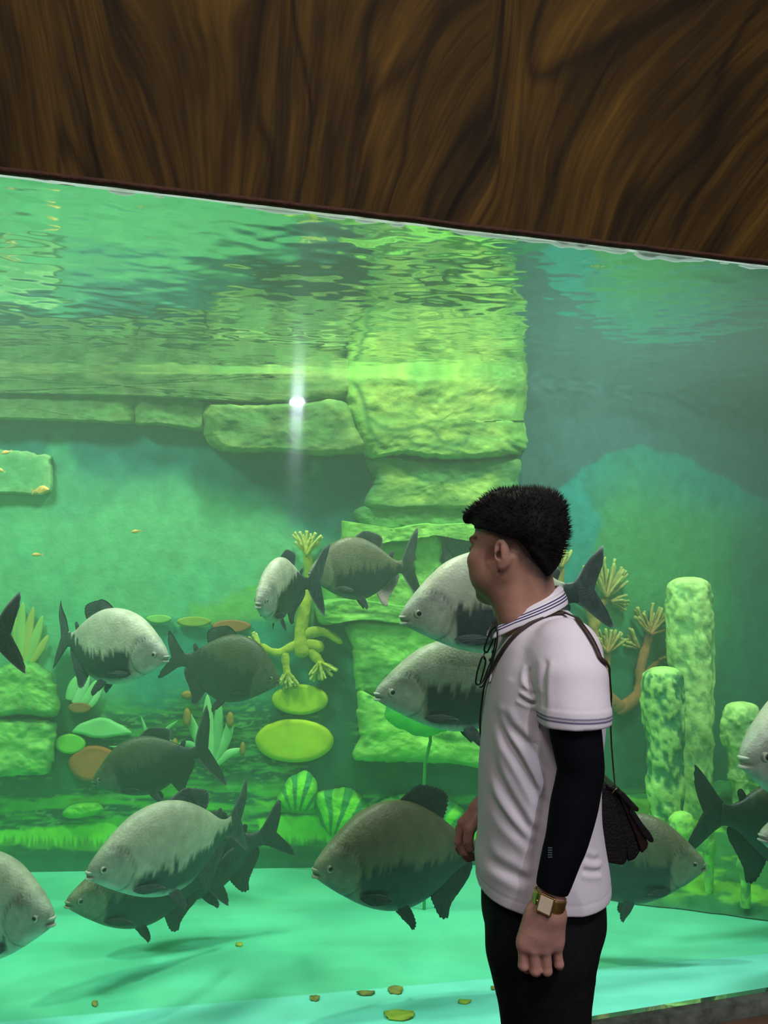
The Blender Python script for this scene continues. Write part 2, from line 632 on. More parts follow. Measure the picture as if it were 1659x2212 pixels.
# painted concrete bed: flat floor, sloping apron up to the glass
bed = pmat('painted_concrete', (1, 1, 1), 0.75, spec=0.2, noise=0.06, nscale=6, bump=0.1, bscale=30, attr='Col')
nx, ny = 420, 260
gx = np.linspace(XL, XR, nx)
X, T = np.meshgrid(gx, np.linspace(0, 1, ny), indexing='ij')
Yf = 1.85 + 0.263 * (X + 0.925) + 0.022
Yb = np.where(X < 0.71, 3.93 + 0.042 * (X - 0.71), 3.93 + 0.405 * (X - 0.71)) + 0.03
Y = Yf + (Yb - Yf) * T
Ye = 2.60 + 0.163 * (X + 1.246)
t = np.clip((Ye - Y) / (Ye - Yf), 0, 1)
Z = FLOOR_Z + 0.17 * t
n1 = fbm(X * 2.3, Y * 3.2, 0, 4)
n2 = fbm(X * 1.1, Y * 5.2, 3, 4)
C = np.ones(X.shape + (3,)) * np.array((0.17, 0.70, 0.42))
C = mixc(C, sstep(0.45, 0.62, n1) * 0.55, (0.11, 0.62, 0.36))
C = mixc(C, sstep(0.5, 0.62, n2) * 0.45, (0.20, 0.86, 0.55))
C = mixc(C, sstep(0.0, 0.03, t), (0.27, 0.88, 0.74))
C = mixc(C, sstep(0.47, 0.65, n2) * 0.35 * (t > 0.01), (0.18, 0.72, 0.62))
# a chipped yellowish seam where bed and wall meet
C = mixc(C, sstep(0.035, 0.0, Yb - Y) * sstep(0.45, 0.55, fbm(X * 9, Y * 0, 1, 3)), (0.30, 0.55, 0.12))
I = np.arange(nx * ny).reshape(nx, ny)
F = np.stack([I[:-1, :-1], I[1:, :-1], I[1:, 1:], I[:-1, 1:]], -1).reshape(-1, 4)
tag(mesh_obj('floor', np.stack([X, Y, Z], -1), F, bed, colors=C.reshape(-1, 3)), kind='structure')

# sill and kerb under the glass, hall side
sillm = pmat('sill_concrete', lin(96, 104, 92), 0.7, noise=0.45, nscale=26, bump=0.5, bscale=50)
V = []
for x in (XL, XR):
    for (o, z) in ((-0.035, 0.258), (-0.03, 0.298), (0.0195, 0.298), (0.0195, 0.0), (-0.035, 0.0)):
        V.append((x, glassY(x) + o, z))
F = [(0, 1, 6, 5), (1, 2, 7, 6), (2, 3, 8, 7), (3, 4, 9, 8), (4, 0, 5, 9), (4, 3, 2, 1, 0), (5, 6, 7, 8, 9)]
tag(mesh_obj('trim_1', V, F, sillm, smooth=False), kind='structure')
kerbm = pmat('kerb_stone', lin(92, 74, 52), 0.8, noise=0.4, nscale=14, bump=0.5, bscale=30)
V = []
for x in (XL, XR):
    for (o, z) in ((-0.09, 0.0), (-0.09, 0.243), (-0.036, 0.256), (-0.036, 0.0)):
        V.append((x, glassY(x) + o, z))
F = [(0, 1, 5, 4), (1, 2, 6, 5), (2, 3, 7, 6), (3, 0, 4, 7), (3, 2, 1, 0), (4, 5, 6, 7)]
tag(mesh_obj('trim_2', V, F, kerbm, smooth=False), kind='structure')
hallf = pmat('hall_floor', lin(70, 62, 55), 0.6, noise=0.25, nscale=5)
V, F = box_vf((-3.2, -1.6, -0.05), (3.6, 1.9, 0.0))
V = [(x, y if y < 0 else glassY(x) + 0.03, z) for x, y, z in V]
tag(mesh_obj('floor_hall', V, F, hallf, smooth=False), kind='structure')

# bulkhead over the glass, painted like wood -------------------------------------
vm, N, L = new_mat('painted_wood_grain')
b = N['Principled BSDF']
b.inputs['Roughness'].default_value = 0.75
b.inputs['Specular IOR Level'].default_value = 0.12
uv = N.new('ShaderNodeUVMap')
uv.uv_map = 'UVMap'


def wnoise(scale, detail, sx, sy, dist=0.0):
    mp = N.new('ShaderNodeMapping')
    mp.inputs['Scale'].default_value = (sx, sy, 1)
    L.new(uv.outputs[0], mp.inputs[0])
    n = N.new('ShaderNodeTexNoise')
    n.inputs['Scale'].default_value = scale
    n.inputs['Detail'].default_value = detail
    n.inputs['Roughness'].default_value = 0.6
    n.inputs['Distortion'].default_value = dist
    L.new(mp.outputs[0], n.inputs['Vector'])
    return n.outputs['Fac']


def ramp(fac, stops):
    r = N.new('ShaderNodeValToRGB')
    e = r.color_ramp.elements
    e[0].position, e[0].color = stops[0][0], (*stops[0][1], 1)
    e[1].position, e[1].color = stops[-1][0], (*stops[-1][1], 1)
    for p_, c_ in stops[1:-1]:
        q = e.new(p_)
        q.color = (*c_, 1)
    L.new(fac, r.inputs[0])
    return r.outputs[0]


def mixn(a, b_, f, mode='MIX'):
    m = N.new('ShaderNodeMix')
    m.data_type = 'RGBA'
    m.blend_type = mode
    if isinstance(f, float):
        m.inputs[0].default_value = f
    else:
        L.new(f, m.inputs[0])
    L.new(a, m.inputs[6])
    L.new(b_, m.inputs[7])
    return m.outputs[2]


W0 = ramp(wnoise(1.0, 3.0, 11, 1.2), [(0.32, (0.022, 0.013, 0.002)), (0.5, (0.052, 0.029, 0.004)), (0.70, (0.095, 0.052, 0.007))])
W1 = ramp(wnoise(1.0, 4.0, 30, 2.2, 0.4), [(0.33, (0.5, 0.5, 0.48)), (0.5, (0.85, 0.84, 0.8)), (0.70, (1.35, 1.32, 1.2))])
W2 = ramp(wnoise(1.0, 3.0, 130, 4.0), [(0.35, (0.7, 0.7, 0.7)), (0.65, (1.2, 1.2, 1.2))])
c1 = mixn(W0, W1, 1.0, 'MULTIPLY')
c2 = mixn(c1, W2, 1.0, 'MULTIPLY')
W3 = ramp(wnoise(1.0, 1.5, 5.2, 0.9), [(0.40, (1, 1, 1)), (0.47, (1, 1, 1)), (0.495, (0.22, 0.22, 0.24)), (0.52, (1, 1, 1))])
c2 = mixn(c2, W3, 0.8, 'MULTIPLY')
L.new(c2, b.inputs['Base Color'])
bp = N.new('ShaderNodeBump')
bp.inputs['Strength'].default_value = 0.25
bp.inputs['Distance'].default_value = 0.01
L.new(W1, bp.inputs['Height'])
L.new(bp.outputs[0], b.inputs['Normal'])

nx, nz = 360, 120
xs = np.linspace(XL, XR, nx)
zs = np.linspace(0, 1, nz)
X, T = np.meshgrid(xs, zs, indexing='ij')
zb = 2.537 + 0.004 * (fbm(X * 9, X * 0, 3, 4) - 0.5)
Zt = zb + (3.5 - zb) * T
Y = 1.85 + 0.263 * (X + 0.925) - 0.016
px, py = PX(X, Y, Zt)
# grain: each stroke leaves the lower edge at u and leans by the local slope
edgey = 363 + 0.1206 * px
h_ = (edgey - py)
h_ = np.minimum(h_, 620) + 0.3 * np.maximum(h_ - 620, 0)
slope = np.interp(px, [-300, 60, 250, 420, 560, 640, 760, 900, 1060, 1130, 1300, 1500, 1720, 2000],
                  [-0.16, -0.22, -0.42, -0.12, 0.14, 0.08, 0.18, 0.36, 0.56, 0.14, 0.36, 0.62, 0.80, 0.9])
u = px - slope * h_ * 0.9
u = u + 16 * (fbm(px / 150, py / 170, 1, 2) - 0.5) + 3 * (fbm(px / 50, py / 120, 5, 2) - 0.5)
uvx, uvy = u / 1000.0, h_ / 1000.0
Yj = Y - 0.004 * (fbm(px / 40, py / 200, 2, 3) - 0.5)
I = np.arange(nx * nz).reshape(nx, nz)
F = np.stack([I[:-1, :-1], I[1:, :-1], I[1:, 1:], I[:-1, 1:]], -1).reshape(-1, 4)
bulk = mesh_obj('wall_front', np.stack([X, Yj, Zt], -1), F, vm)
ul = bulk.data.uv_layers.new(name='UVMap')
li = np.zeros(len(bulk.data.loops), np.int32)
bulk.data.loops.foreach_get('vertex_index', li)
ul.data.foreach_set('uv', np.stack([uvx.ravel()[li], uvy.ravel()[li]], -1).astype(np.float32).ravel())
tag(bulk, kind='structure')
# its underside lip, reddish brown and roughly cut
lipm = pmat('lip_paint', lin(62, 34, 12), 0.8, noise=0.35, nscale=30, bump=0.6, bscale=60)
V, F = [], []
n = 300
for i in range(n):
    x = XL + (XR - XL) * i / (n - 1)
    y = glassY(x)
    zj = 2.532 + 0.004 * float(fbm(np.array(x * 14.0), np.array(0.4), 3, 4) - 0.5)
    V += [(x, y - 0.021, zj + 0.010), (x, y - 0.020, zj), (x, y - 0.001, zj - 0.001), (x, y - 0.001, zj + 0.010)]
for i in range(n - 1):
    for a, c in ((0, 1), (1, 2), (2, 3), (3, 0)):
        F.append((4 * i + a, 4 * i + c, 4 * i + 4 + c, 4 * i + 4 + a))
tag(mesh_obj('trim_3', V, F, lipm), kind='structure')

# the small hall lamp whose image glints on the glass
nrm = Vector((0.263, -1, 0)).normalized()          # glass normal, towards the hall
hit = W(643, 868, 1)
dr = (hit - CAM)
tt = (1.85 + 0.263 * 0.925) / (dr.y - 0.263 * dr.x)
hit = CAM + dr * tt
d = dr.normalized()
rfl = d - 2 * d.dot(nrm) * nrm
lp = hit + rfl * 4.2
em, N, L = new_mat('lamp_glow')
N['Principled BSDF'].inputs['Emission Color'].default_value = (0.75, 0.85, 1, 1)
N['Principled BSDF'].inputs['Emission Strength'].default_value = 1600
cas = pmat('lamp_casing', (0.3, 0.3, 0.3), 0.4)
lamp = empty('ceiling_lamp', lp)
tag(lamp, 'small bright hall lamp that shows only as a glint on the glass', 'lamp')
q = (hit - lp).to_track_quat('Z', 'Y').to_matrix()
V, F = tube_vf([(0, 0, 0), (0, 0, 0.02)], [0.036, 0.036], 24)
V = [q @ (Vector((v[0] * 1.5, v[1] * 0.75, v[2]))) for v in V]
mesh_obj('bulb', V, F, em, lamp, smooth=False)
V, F = tube_vf([(0, 0, -0.12), (0, 0, -0.02), (0, 0, -0.002)], [0.03, 0.07, 0.07], 24)
mesh_obj('lamp_housing', [q @ Vector(v) for v in V], F, cas, lamp)

# ------------------------------------------------------------------ rocks, sponges, corals and painted plants on the back wall
reefm = pmat('reef_paint', (1, 1, 1), 0.8, spec=0.15, noise=0.22, nscale=18, bump=0.6, bscale=28, attr='Col')
leafm = pmat('leaf_paint', (1, 1, 1), 0.7, spec=0.2, noise=0.10, nscale=12, bump=0.15, bscale=20, attr='Col')


def relief(name, P, base, edge, thick, back=0.0, rings=26, nb=160, lump=0.02, lscale=40, rnd=0.25, mat=None, stripes=None, parent=None,
           Y=None, tint=None, tf=0.5, patches=(), cracks=(), wob=1.0):
    """a solid rounded slab with the outline P (photo positions), standing off the wall by thick metres"""
    n = max(6, nb // len(P))
    B = catmull(P, n, closed=True)
    B = B + 0.0
    c = np.array([B[:, 0].mean(), B[:, 1].mean()])
    B = B + (fbm(B[:, 0] / 14, B[:, 1] / 14, 1, 3)[:, None] - 0.5) * wob * min(10, 0.06 * np.ptp(B[:, 1])) * np.sign(B - c)
    V, C = [], []
    rr = np.sin(np.linspace(0, 1, rings) * math.pi / 2)
    for k, r in enumerate(rr):
        P2 = c + (B - c) * r
        hgt = max(0.0, 1 - max(0.0, (r - (1 - rnd)) / rnd) ** 2) ** 0.5 if r > 1 - rnd else 1.0
        for (x, y) in P2:
            V.append((x, y, hgt))
    if thick > 0.1:
        thick *= 0.42
        lump = min(lump, 0.022)
    V = np.array(V)
    px, py, hg = V[:, 0], V[:, 1], V[:, 2]
    ln = fbm(px / lscale, py / (lscale * 0.7), 2.2, 4)
    out = thick * (0.15 + 0.85 * hg) + lump * (ln - 0.5) * 2 * np.minimum(1, hg * 2)
    pts = []
    for x, y, o in zip(px, py, out):
        a = (x - CX0) / FPX
        Yw = wall_hit(a) if Y is None else Y
        pts.append(W(x, y, Yw - back - o))
    pts = [tuple(p) for p in pts]
    M = len(B)
    for (x, y) in B:
        a = (x - CX0) / FPX
        Yw = (wall_hit(a) if Y is None else Y) - back - (0.002 if Y is None else 0.0)
        q = W(x, y, Yw)
        f = pts[(rings - 1) * M + len(pts) - rings * M] if False else q
        pts.append(tuple(q))
    # the side wall runs straight back from the front outline
    for j in range(M):
        fx = pts[(rings - 1) * M + j]
        Yb_ = pts[rings * M + j][1]
        pts[rings * M + j] = (fx[0], Yb_, fx[2])
    F = []
    for i in range(rings):
        for j in range(M):
            k = (j + 1) % M
            F.append((i * M + j, i * M + k, (i + 1) * M + k, (i + 1) * M + j))
    F.append(tuple(rings * M + j for j in range(M)))
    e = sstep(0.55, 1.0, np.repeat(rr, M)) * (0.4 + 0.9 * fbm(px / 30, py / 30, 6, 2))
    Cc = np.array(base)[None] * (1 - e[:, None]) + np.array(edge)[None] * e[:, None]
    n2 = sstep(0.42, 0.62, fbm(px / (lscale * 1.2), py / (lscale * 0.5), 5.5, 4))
    if tint is not None:
        Cc = Cc * (1 - tf * n2[:, None]) + np.array(tint)[None] * tf * n2[:, None]
    if stripes:
        ccol, freq, amt, cx_, cy_ = stripes
        an = np.arctan2(py - cy_, px - cx_)
        m = sstep(0.0, 0.5, np.sin(an * freq + 1.6 * fbm(px / 40, py / 40, 9, 2))) * amt
        Cc = Cc * (1 - m[:, None]) + np.array(ccol)[None] * m[:, None]
    for PP, pc in patches:
        m = poly_mask(px, py, PP, 5, 6)[:, None]
        Cc = Cc * (1 - m) + np.array(pc)[None] * m
    for PP, w_ in cracks:
        m = np.exp(-(line_dist(px, py + 8 * (fbm(px / 25, py / 25, 3, 2) - 0.5), PP) / w_) ** 2)[:, None] * 0.85
        Cc = Cc * (1 - m) + np.array((0.06, 0.19, 0.05))[None] * m
    Cc = np.concatenate([Cc, Cc[-M:] * 0 + np.array(edge)])
    return mesh_obj(name, pts, F, mat or reefm, parent, colors=Cc)


def line_dist(px, py, P):
    P = catmull(P, 5)
    d = np.full(px.shape, 1e9)
    for (x0, y0), (x1, y1) in zip(P[:-1], P[1:]):
        t = np.clip(((px - x0) * (x1 - x0) + (py - y0) * (y1 - y0)) / ((x1 - x0) ** 2 + (y1 - y0) ** 2 + 1e-9), 0, 1)
        d = np.minimum(d, np.hypot(px - x0 - t * (x1 - x0), py - y0 - t * (y1 - y0)))
    return d


def wall_hit(a):
    """depth at which the sight direction x/y = a meets the back wall"""
    Y1 = (3.93 - 0.042 * 0.71) / (1 - 0.042 * a)
    if a * Y1 <= 0.71:
        return Y1
    return (3.93 - 0.405 * 0.71) / (1 - 0.405 * a)


LIMEY, LIMED = (0.40, 0.60, 0.12), (0.20, 0.46, 0.08)
OLIVE, OLIVD = (0.12, 0.22, 0.07), (0.22, 0.36, 0.09)
DRK = (0.05, 0.20, 0.07)
rocks = 'stones of the stacked rock pillar'
RK = [
    ('rock_block', [(748, 812), (900, 806), (1050, 806), (1131, 812), (1134, 900), (1130, 972), (1040, 992), (930, 992), (860, 984), (795, 990), (765, 930)], LIMEY, LIMED, 0.36, 'broad pale stone at the top of the rock pillar, just under the water line', (0.15, 0.36, 0.08)),
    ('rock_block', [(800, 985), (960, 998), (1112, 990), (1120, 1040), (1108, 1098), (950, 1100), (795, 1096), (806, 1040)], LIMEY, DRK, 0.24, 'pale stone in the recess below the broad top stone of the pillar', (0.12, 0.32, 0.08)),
    ('rock_block', [(792, 1092), (1100, 1092), (1102, 1140), (900, 1142), (788, 1138)], (0.16, 0.38, 0.09), DRK, 0.17, 'dark flat stone between two pale stones above the head-high slab', (0.08, 0.25, 0.06)),
    ('rock_slab', [(737, 1126), (760, 1140), (850, 1140), (910, 1130), (960, 1132), (1030, 1128), (1115, 1132), (1130, 1160), (1040, 1172), (950, 1158), (860, 1172), (770, 1168), (744, 1195)], (0.42, 0.8, 0.15), LIMED, 0.36, 'thin jutting slab with a ragged upper edge halfway up the pillar', (0.2, 0.5, 0.08)),
    ('rock_block', [(742, 1160), (890, 1158), (900, 1230), (890, 1318), (800, 1312), (738, 1306)], (0.24, 0.52, 0.10), DRK, 0.2, 'stone under the left end of the jutting slab, behind the brown fish', (0.35, 0.7, 0.12)),
    ('rock_post', [(900, 1150), (948, 1148), (955, 1200), (950, 1310), (905, 1312), (895, 1230)], (0.42, 0.8, 0.16), LIMED, 0.22, 'upright pale post of stone under the jutting slab', (0.25, 0.6, 0.1)),
    ('rock_slab', [(682, 1302), (740, 1292), (820, 1300), (900, 1310), (1010, 1312), (1050, 1330), (960, 1356), (860, 1348), (780, 1340), (700, 1350), (684, 1330)], (0.33, 0.7, 0.12), LIMED, 0.3, 'ragged ledge of stone level with the eye of the silver fish', (0.14, 0.4, 0.08)),
    ('rock_block', [(752, 1346), (860, 1342), (1050, 1352), (1064, 1420), (1060, 1500), (900, 1496), (790, 1502), (768, 1470), (760, 1400)], (0.30, 0.68, 0.12), LIMED, 0.24, 'green stained stone behind the face of the lower silver fish', (0.12, 0.38, 0.07)),
    ('rock_block', [(772, 1494), (820, 1506), (940, 1512), (1070, 1512), (1080, 1580), (1076, 1658), (960, 1648), (860, 1646), (764, 1638), (776, 1590)], (0.42, 0.86, 0.14), LIMED, 0.33, 'large pale stone at the foot of the pillar behind the lotus leaf', (0.18, 0.5, 0.08)),
]
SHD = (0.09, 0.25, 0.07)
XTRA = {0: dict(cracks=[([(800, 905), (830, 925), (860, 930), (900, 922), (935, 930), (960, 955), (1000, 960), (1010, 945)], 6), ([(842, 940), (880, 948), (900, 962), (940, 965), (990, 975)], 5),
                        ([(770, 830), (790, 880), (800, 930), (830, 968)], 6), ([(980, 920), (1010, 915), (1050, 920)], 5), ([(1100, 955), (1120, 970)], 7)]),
        1: dict(patches=[([(800, 985), (960, 998), (1112, 985), (1100, 1010), (1040, 1030), (960, 1046), (900, 1038), (860, 1010), (806, 1002)], SHD)]),  # upper part painted dark as the shade in the recess under the top stone
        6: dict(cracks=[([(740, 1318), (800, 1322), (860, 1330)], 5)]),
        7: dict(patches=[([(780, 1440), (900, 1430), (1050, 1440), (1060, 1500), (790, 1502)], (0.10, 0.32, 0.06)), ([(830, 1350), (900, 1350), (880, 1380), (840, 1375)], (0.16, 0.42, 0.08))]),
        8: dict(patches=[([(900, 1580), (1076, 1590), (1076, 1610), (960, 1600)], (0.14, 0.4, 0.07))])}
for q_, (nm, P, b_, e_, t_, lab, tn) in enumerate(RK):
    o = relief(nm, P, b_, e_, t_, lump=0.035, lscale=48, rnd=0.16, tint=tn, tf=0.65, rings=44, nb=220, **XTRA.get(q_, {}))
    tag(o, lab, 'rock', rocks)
LG = [
    ([(-320, 800), (100, 800), (500, 802), (752, 806), (760, 860), (600, 872), (300, 858), (0, 852), (-320, 852)], 0.34, 'long top course of the mossy ledge along the water line'),
    ([(-320, 850), (-60, 846), (120, 850), (286, 846), (298, 880), (288, 914), (150, 910), (-50, 906), (-320, 908)], 0.27, 'wide mossy stone at the left end of the ledge'),
    ([(296, 852), (370, 850), (438, 858), (446, 900), (436, 930), (340, 918), (292, 914)], 0.24, 'small mossy stone in the middle of the ledge'),
    ([(446, 872), (540, 872), (660, 866), (742, 862), (776, 920), (798, 972), (700, 984), (600, 976), (500, 976), (448, 960), (438, 920)], 0.38, 'deep mossy stone of the ledge under the bright lamp glint'),
]
for P, t_, lab in LG:
    tag(relief('ledge_stone', P, OLIVE, OLIVD, t_, lump=0.04, lscale=46, rnd=0.2, tint=(0.10, 0.26, 0.07), tf=0.7), lab, 'rock', 'stones of the ledge along the water line')
tag(relief('rock_block', [(-70, 1445), (0, 1440), (52, 1424), (100, 1446), (124, 1500), (120, 1548), (40, 1545), (-70, 1550)], (0.28, 0.62, 0.12), (0.12, 0.36, 0.08), 0.3,
           lump=0.05, lscale=34, tint=(0.10, 0.3, 0.07), tf=0.6), 'knobbly green rock under the black tail at the left edge', 'rock')
tag(relief('rock_block', [(-70, 1556), (20, 1552), (112, 1560), (118, 1610), (104, 1668), (20, 1676), (-70, 1678)], (0.22, 0.52, 0.10), (0.10, 0.32, 0.08), 0.26,
           lump=0.05, lscale=34, tint=(0.42, 0.8, 0.16), tf=0.6), 'squarish green rock at the foot of the knobbly one', 'rock')
tag(relief('reflection_slab', [(-90, 968), (20, 972), (104, 984), (111, 1000), (108, 1062), (20, 1066), (-90, 1060)], (0.14, 0.42, 0.16), (0.30, 0.55, 0.22), 0.06,
           lump=0.004, rnd=0.08), 'pale squarish slab standing in for a reflection on the glass near the left edge', 'panel')  # added slab imitating the reflection of a bright sign on the glass
SH = [
    ([(596, 1738), (612, 1700), (634, 1674), (662, 1666), (684, 1690), (682, 1740), (650, 1752)], 640, 1780, 'pointed striped green boulder left of the two rounded ones'),
    ([(676, 1722), (712, 1706), (756, 1706), (790, 1732), (802, 1770), (780, 1800), (716, 1806), (690, 1770)], 716, 1830, 'rounded lime boulder with dark stripes over the dark fish'),
    ([(806, 1762), (836, 1724), (900, 1714), (980, 1732), (1020, 1780), (1000, 1812), (860, 1812)], 900, 1840, 'wide striped green boulder behind the dorsal fin of the dark fish'),
]
for P, cx_, cy_, lab in SH:
    tag(relief('striped_boulder', P, (0.28, 0.85, 0.06), (0.12, 0.45, 0.05), 0.22, lump=0.02, rnd=0.7, stripes=((0.03, 0.26, 0.08), 19, 0.9, cx_, cy_)), lab, 'boulder', 'striped boulders on the sea bed')
tag(relief('mossy_stone', [(134, 1756), (160, 1738), (206, 1734), (222, 1750), (196, 1764), (150, 1768)], (0.30, 0.85, 0.07), (0.12, 0.5, 0.05), 0.12, rnd=0.7,
           tint=(0.1, 0.4, 0.05)), 'small bright mossy stone left of the pale fish', 'rock')

# oval lily pads fixed to the wall
PADS = [((648, 1511), (61, 33), (0.50, 0.66, 0.02), 'yellow-green oval lily pad, upper of the two large ones'),
        ((636, 1600), (85, 47), (0.56, 0.72, 0.02), 'largest yellow-green oval lily pad, below the other'),
        ((152, 1607), (34, 22), (0.22, 0.62, 0.06), 'small green oval lily pad beside the squarish rock'),
        ((203, 1650), (56, 40), (0.50, 0.16, 0.04), 'rust-brown oval lily pad half behind the murky fish'),
        ((343, 1337), (28, 9), (0.30, 0.62, 0.14), 'narrow pale green lily pad, first of the distant row'),
        ((419, 1343), (38, 11), (0.32, 0.44, 0.06), 'narrow olive lily pad, middle of the distant row'),
        ((500, 1353), (43, 14), (0.42, 0.17, 0.05), 'narrow brown lily pad, last of the distant row'),
        ((172, 1529), (26, 12), (0.32, 0.16, 0.04), 'little brown lily pad under the striped fan leaf')]
for (cx_, cy_), (rx, ry), cl, lab in PADS:
    P = [(cx_ + rx * math.cos(a), cy_ + ry * math.sin(a)) for a in np.linspace(0, 2 * math.pi, 13)[:-1]]
    tag(relief('lily_pad', P, cl, tuple(0.8 * v for v in cl), 0.03, back=0.015, rings=10, nb=96, lump=0.002, rnd=0.15, mat=leafm, wob=0.25), lab, 'lily pad', 'oval lily pads')


def blade(P, wpx, Yoff, nseg=10):
    """one leaf blade along the photo positions P"""
    B = catmull(P, nseg)
    m = len(B)
    pts = []
    rad = []
    for i, (x, y) in enumerate(B):
        Yw = wall_hit((x - CX0) / FPX) - Yoff
        pts.append(W(x, y, Yw))
        t = i / (m - 1)
        w_ = wpx(t) if callable(wpx) else wpx * math.sin(math.pi * min(1, 0.25 + 0.75 * t)) ** 0.7
        rad.append(max(0.0008, w_ * Yw / FPX))
    return tube_vf(pts, rad, 8, flat=0.35, up=(0, 1, 0))


def coral(name, branches, frills, base_c, tip_c, Yoff, label, rs):
    """branching coral: branch paths with widths, then fans of little fingers at the tips"""
    r = random.Random(rs)
    V, F, C = [], [], []

    def addp(vf, col):
        o = len(V)
        V.extend(vf[0])
        F.extend(tuple(i + o for i in g) for g in vf[1])
        C.extend([col] * len(vf[0]))
    for P, w0, w1 in branches:
        B = catmull(P, 8)
        pts = [W(x, y, wall_hit((x - CX0) / FPX) - Yoff) for x, y in B]
        k = pts[0].y / FPX
        nb_ = len(B)
        addp(tube_vf(pts, [k * (w0 + (w1 - w0) * i / (nb_ - 1)) * (1 + 0.22 * (vnoise(i * 0.7 + rs * 5, 2.0) - 0.5)) * min(1, 0.35 + 0.4 * i, 0.35 + 0.4 * (nb_ - 1 - i)) for i in range(nb_)], 12, flat=0.6, up=(0, 1, 0)), base_c)
    root = empty(name, (0, 0, 0))
    mesh_obj('branch', V, F, reefm, root, colors=np.array(C))
    for (x, y), (dx, dy), ln, cnt, spread in frills:
        V.clear(), F.clear(), C.clear()
        cnt = int(cnt * 1.7)
        for i in range(cnt):
            a = math.atan2(dy, dx) + spread * ((i + 0.5) / cnt - 0.5) + r.uniform(-0.12, 0.12)
            l = ln * r.uniform(0.7, 1.1)
            x1, y1 = x + math.cos(a) * l, y + math.sin(a) * l
            xm, ym = x + math.cos(a) * l * 0.5 + r.uniform(-3, 3), y + math.sin(a) * l * 0.5 + r.uniform(-3, 3)
            yo = Yoff + r.uniform(-0.02, 0.05)
            pts = [W(q[0], q[1], wall_hit((q[0] - CX0) / FPX) - yo) for q in catmull([(x, y), (xm, ym), (x1, y1)], 4)]
            k = pts[0].y / FPX
            m = len(pts)
            o = len(V)
            addp(tube_vf(pts, [k * (3.2 + 2.2 * abs(math.sin(j * 1.1 + i))) for j in range(m)], 7, flat=0.7), tip_c)
            for j in range(m):
                t = j / (m - 1)
                c_ = tuple(b * (1 - t) + p * t for b, p in zip(base_c, tip_c))
                for q in range(7):
                    C[o + j * 7 + q] = c_
        mesh_obj('frill', list(V), list(F), reefm, root, colors=np.array(C))
    tag(root, label, 'coral')
    return root


YEL, YELT = (0.46, 0.50, 0.05), (0.62, 0.64, 0.16)
coral('branching_coral', [([(655, 1420), (650, 1370), (660, 1300), (668, 1240), (662, 1190)], 17, 8), ([(700, 1400), (650, 1390), (600, 1410), (560, 1392)], 13, 6),
                          ([(615, 1405), (618, 1440), (622, 1462)], 9, 7), ([(668, 1400), (690, 1430), (700, 1450)], 11, 9), ([(655, 1370), (700, 1365), (740, 1390)], 13, 6)],
      [((560, 1392), (-1, -0.3), 28, 7, 2.2), ((622, 1450), (0.0, 1), 40, 8, 1.5), ((690, 1430), (0.2, 1), 42, 9, 1.9), ((662, 1200), (0.1, -1), 52, 9, 1.6), ((640, 1300), (-1, -0.4), 60, 6, 1.2)],
      YEL, YELT, 0.05, 'yellow branching coral above the two large lily pads', 1)
RED, REDT = (0.44, 0.18, 0.06), (0.46, 0.46, 0.12)
coral('branching_coral', [([(1348, 1536), (1312, 1500), (1308, 1440), (1312, 1400)], 15, 9), ([(1332, 1538), (1378, 1500), (1384, 1440), (1398, 1390), (1410, 1350)], 15, 8),
                          ([(1385, 1470), (1410, 1440), (1430, 1425)], 8, 4)],
      [((1312, 1410), (0, -1), 50, 9, 1.8), ((1405, 1370), (0.2, -1), 62, 10, 2.0), ((1380, 1400), (-0.8, -0.8), 44, 5, 1.2), ((1425, 1425), (1, -0.2), 30, 5, 1.4)],
      RED, REDT, 0.05, 'rust-brown U-shaped coral between the man and the sponge columns', 2)
coral('branching_coral', [([(1288, 1430), (1284, 1370), (1270, 1310), (1240, 1280)], 10, 9), ([(1215, 1330), (1210, 1270), (1212, 1220)], 9, 8), ([(1284, 1360), (1300, 1310), (1310, 1290)], 9, 7)],
      [((1212, 1225), (0, -1), 40, 7, 1.1), ((1310, 1290), (0.15, -1), 80, 11, 1.5), ((1320, 1300), (1, 0.2), 36, 5, 1.2)],
      (0.42, 0.28, 0.07), (0.46, 0.52, 0.14), 0.05, 'faint brown and yellow coral behind the raised tail of the big silver fish', 3)

# painted leaf fans
def fan(name, blades, cols, label, cat='plant', off=0.03, dots=None):
    root = empty(name)
    for i, (P, w_) in enumerate(blades):
        vf = blade(P, w_, off)
        c_ = cols[i % len(cols)]
        mesh_obj('leaf', vf[0], vf[1], leafm, root, colors=np.array([c_] * len(vf[0])))
    for (x, y, rx, ry, c_) in dots or ():
        P = [(x + rx * math.cos(a), y + ry * math.sin(a)) for a in np.linspace(0, 2 * math.pi, 9)[:-1]]
        relief('flower', P, c_, tuple(0.9 * v for v in c_), 0.035, back=0.03, rings=6, nb=32, lump=0.002, rnd=0.5, mat=leafm, parent=root)
    tag(root, label, cat)


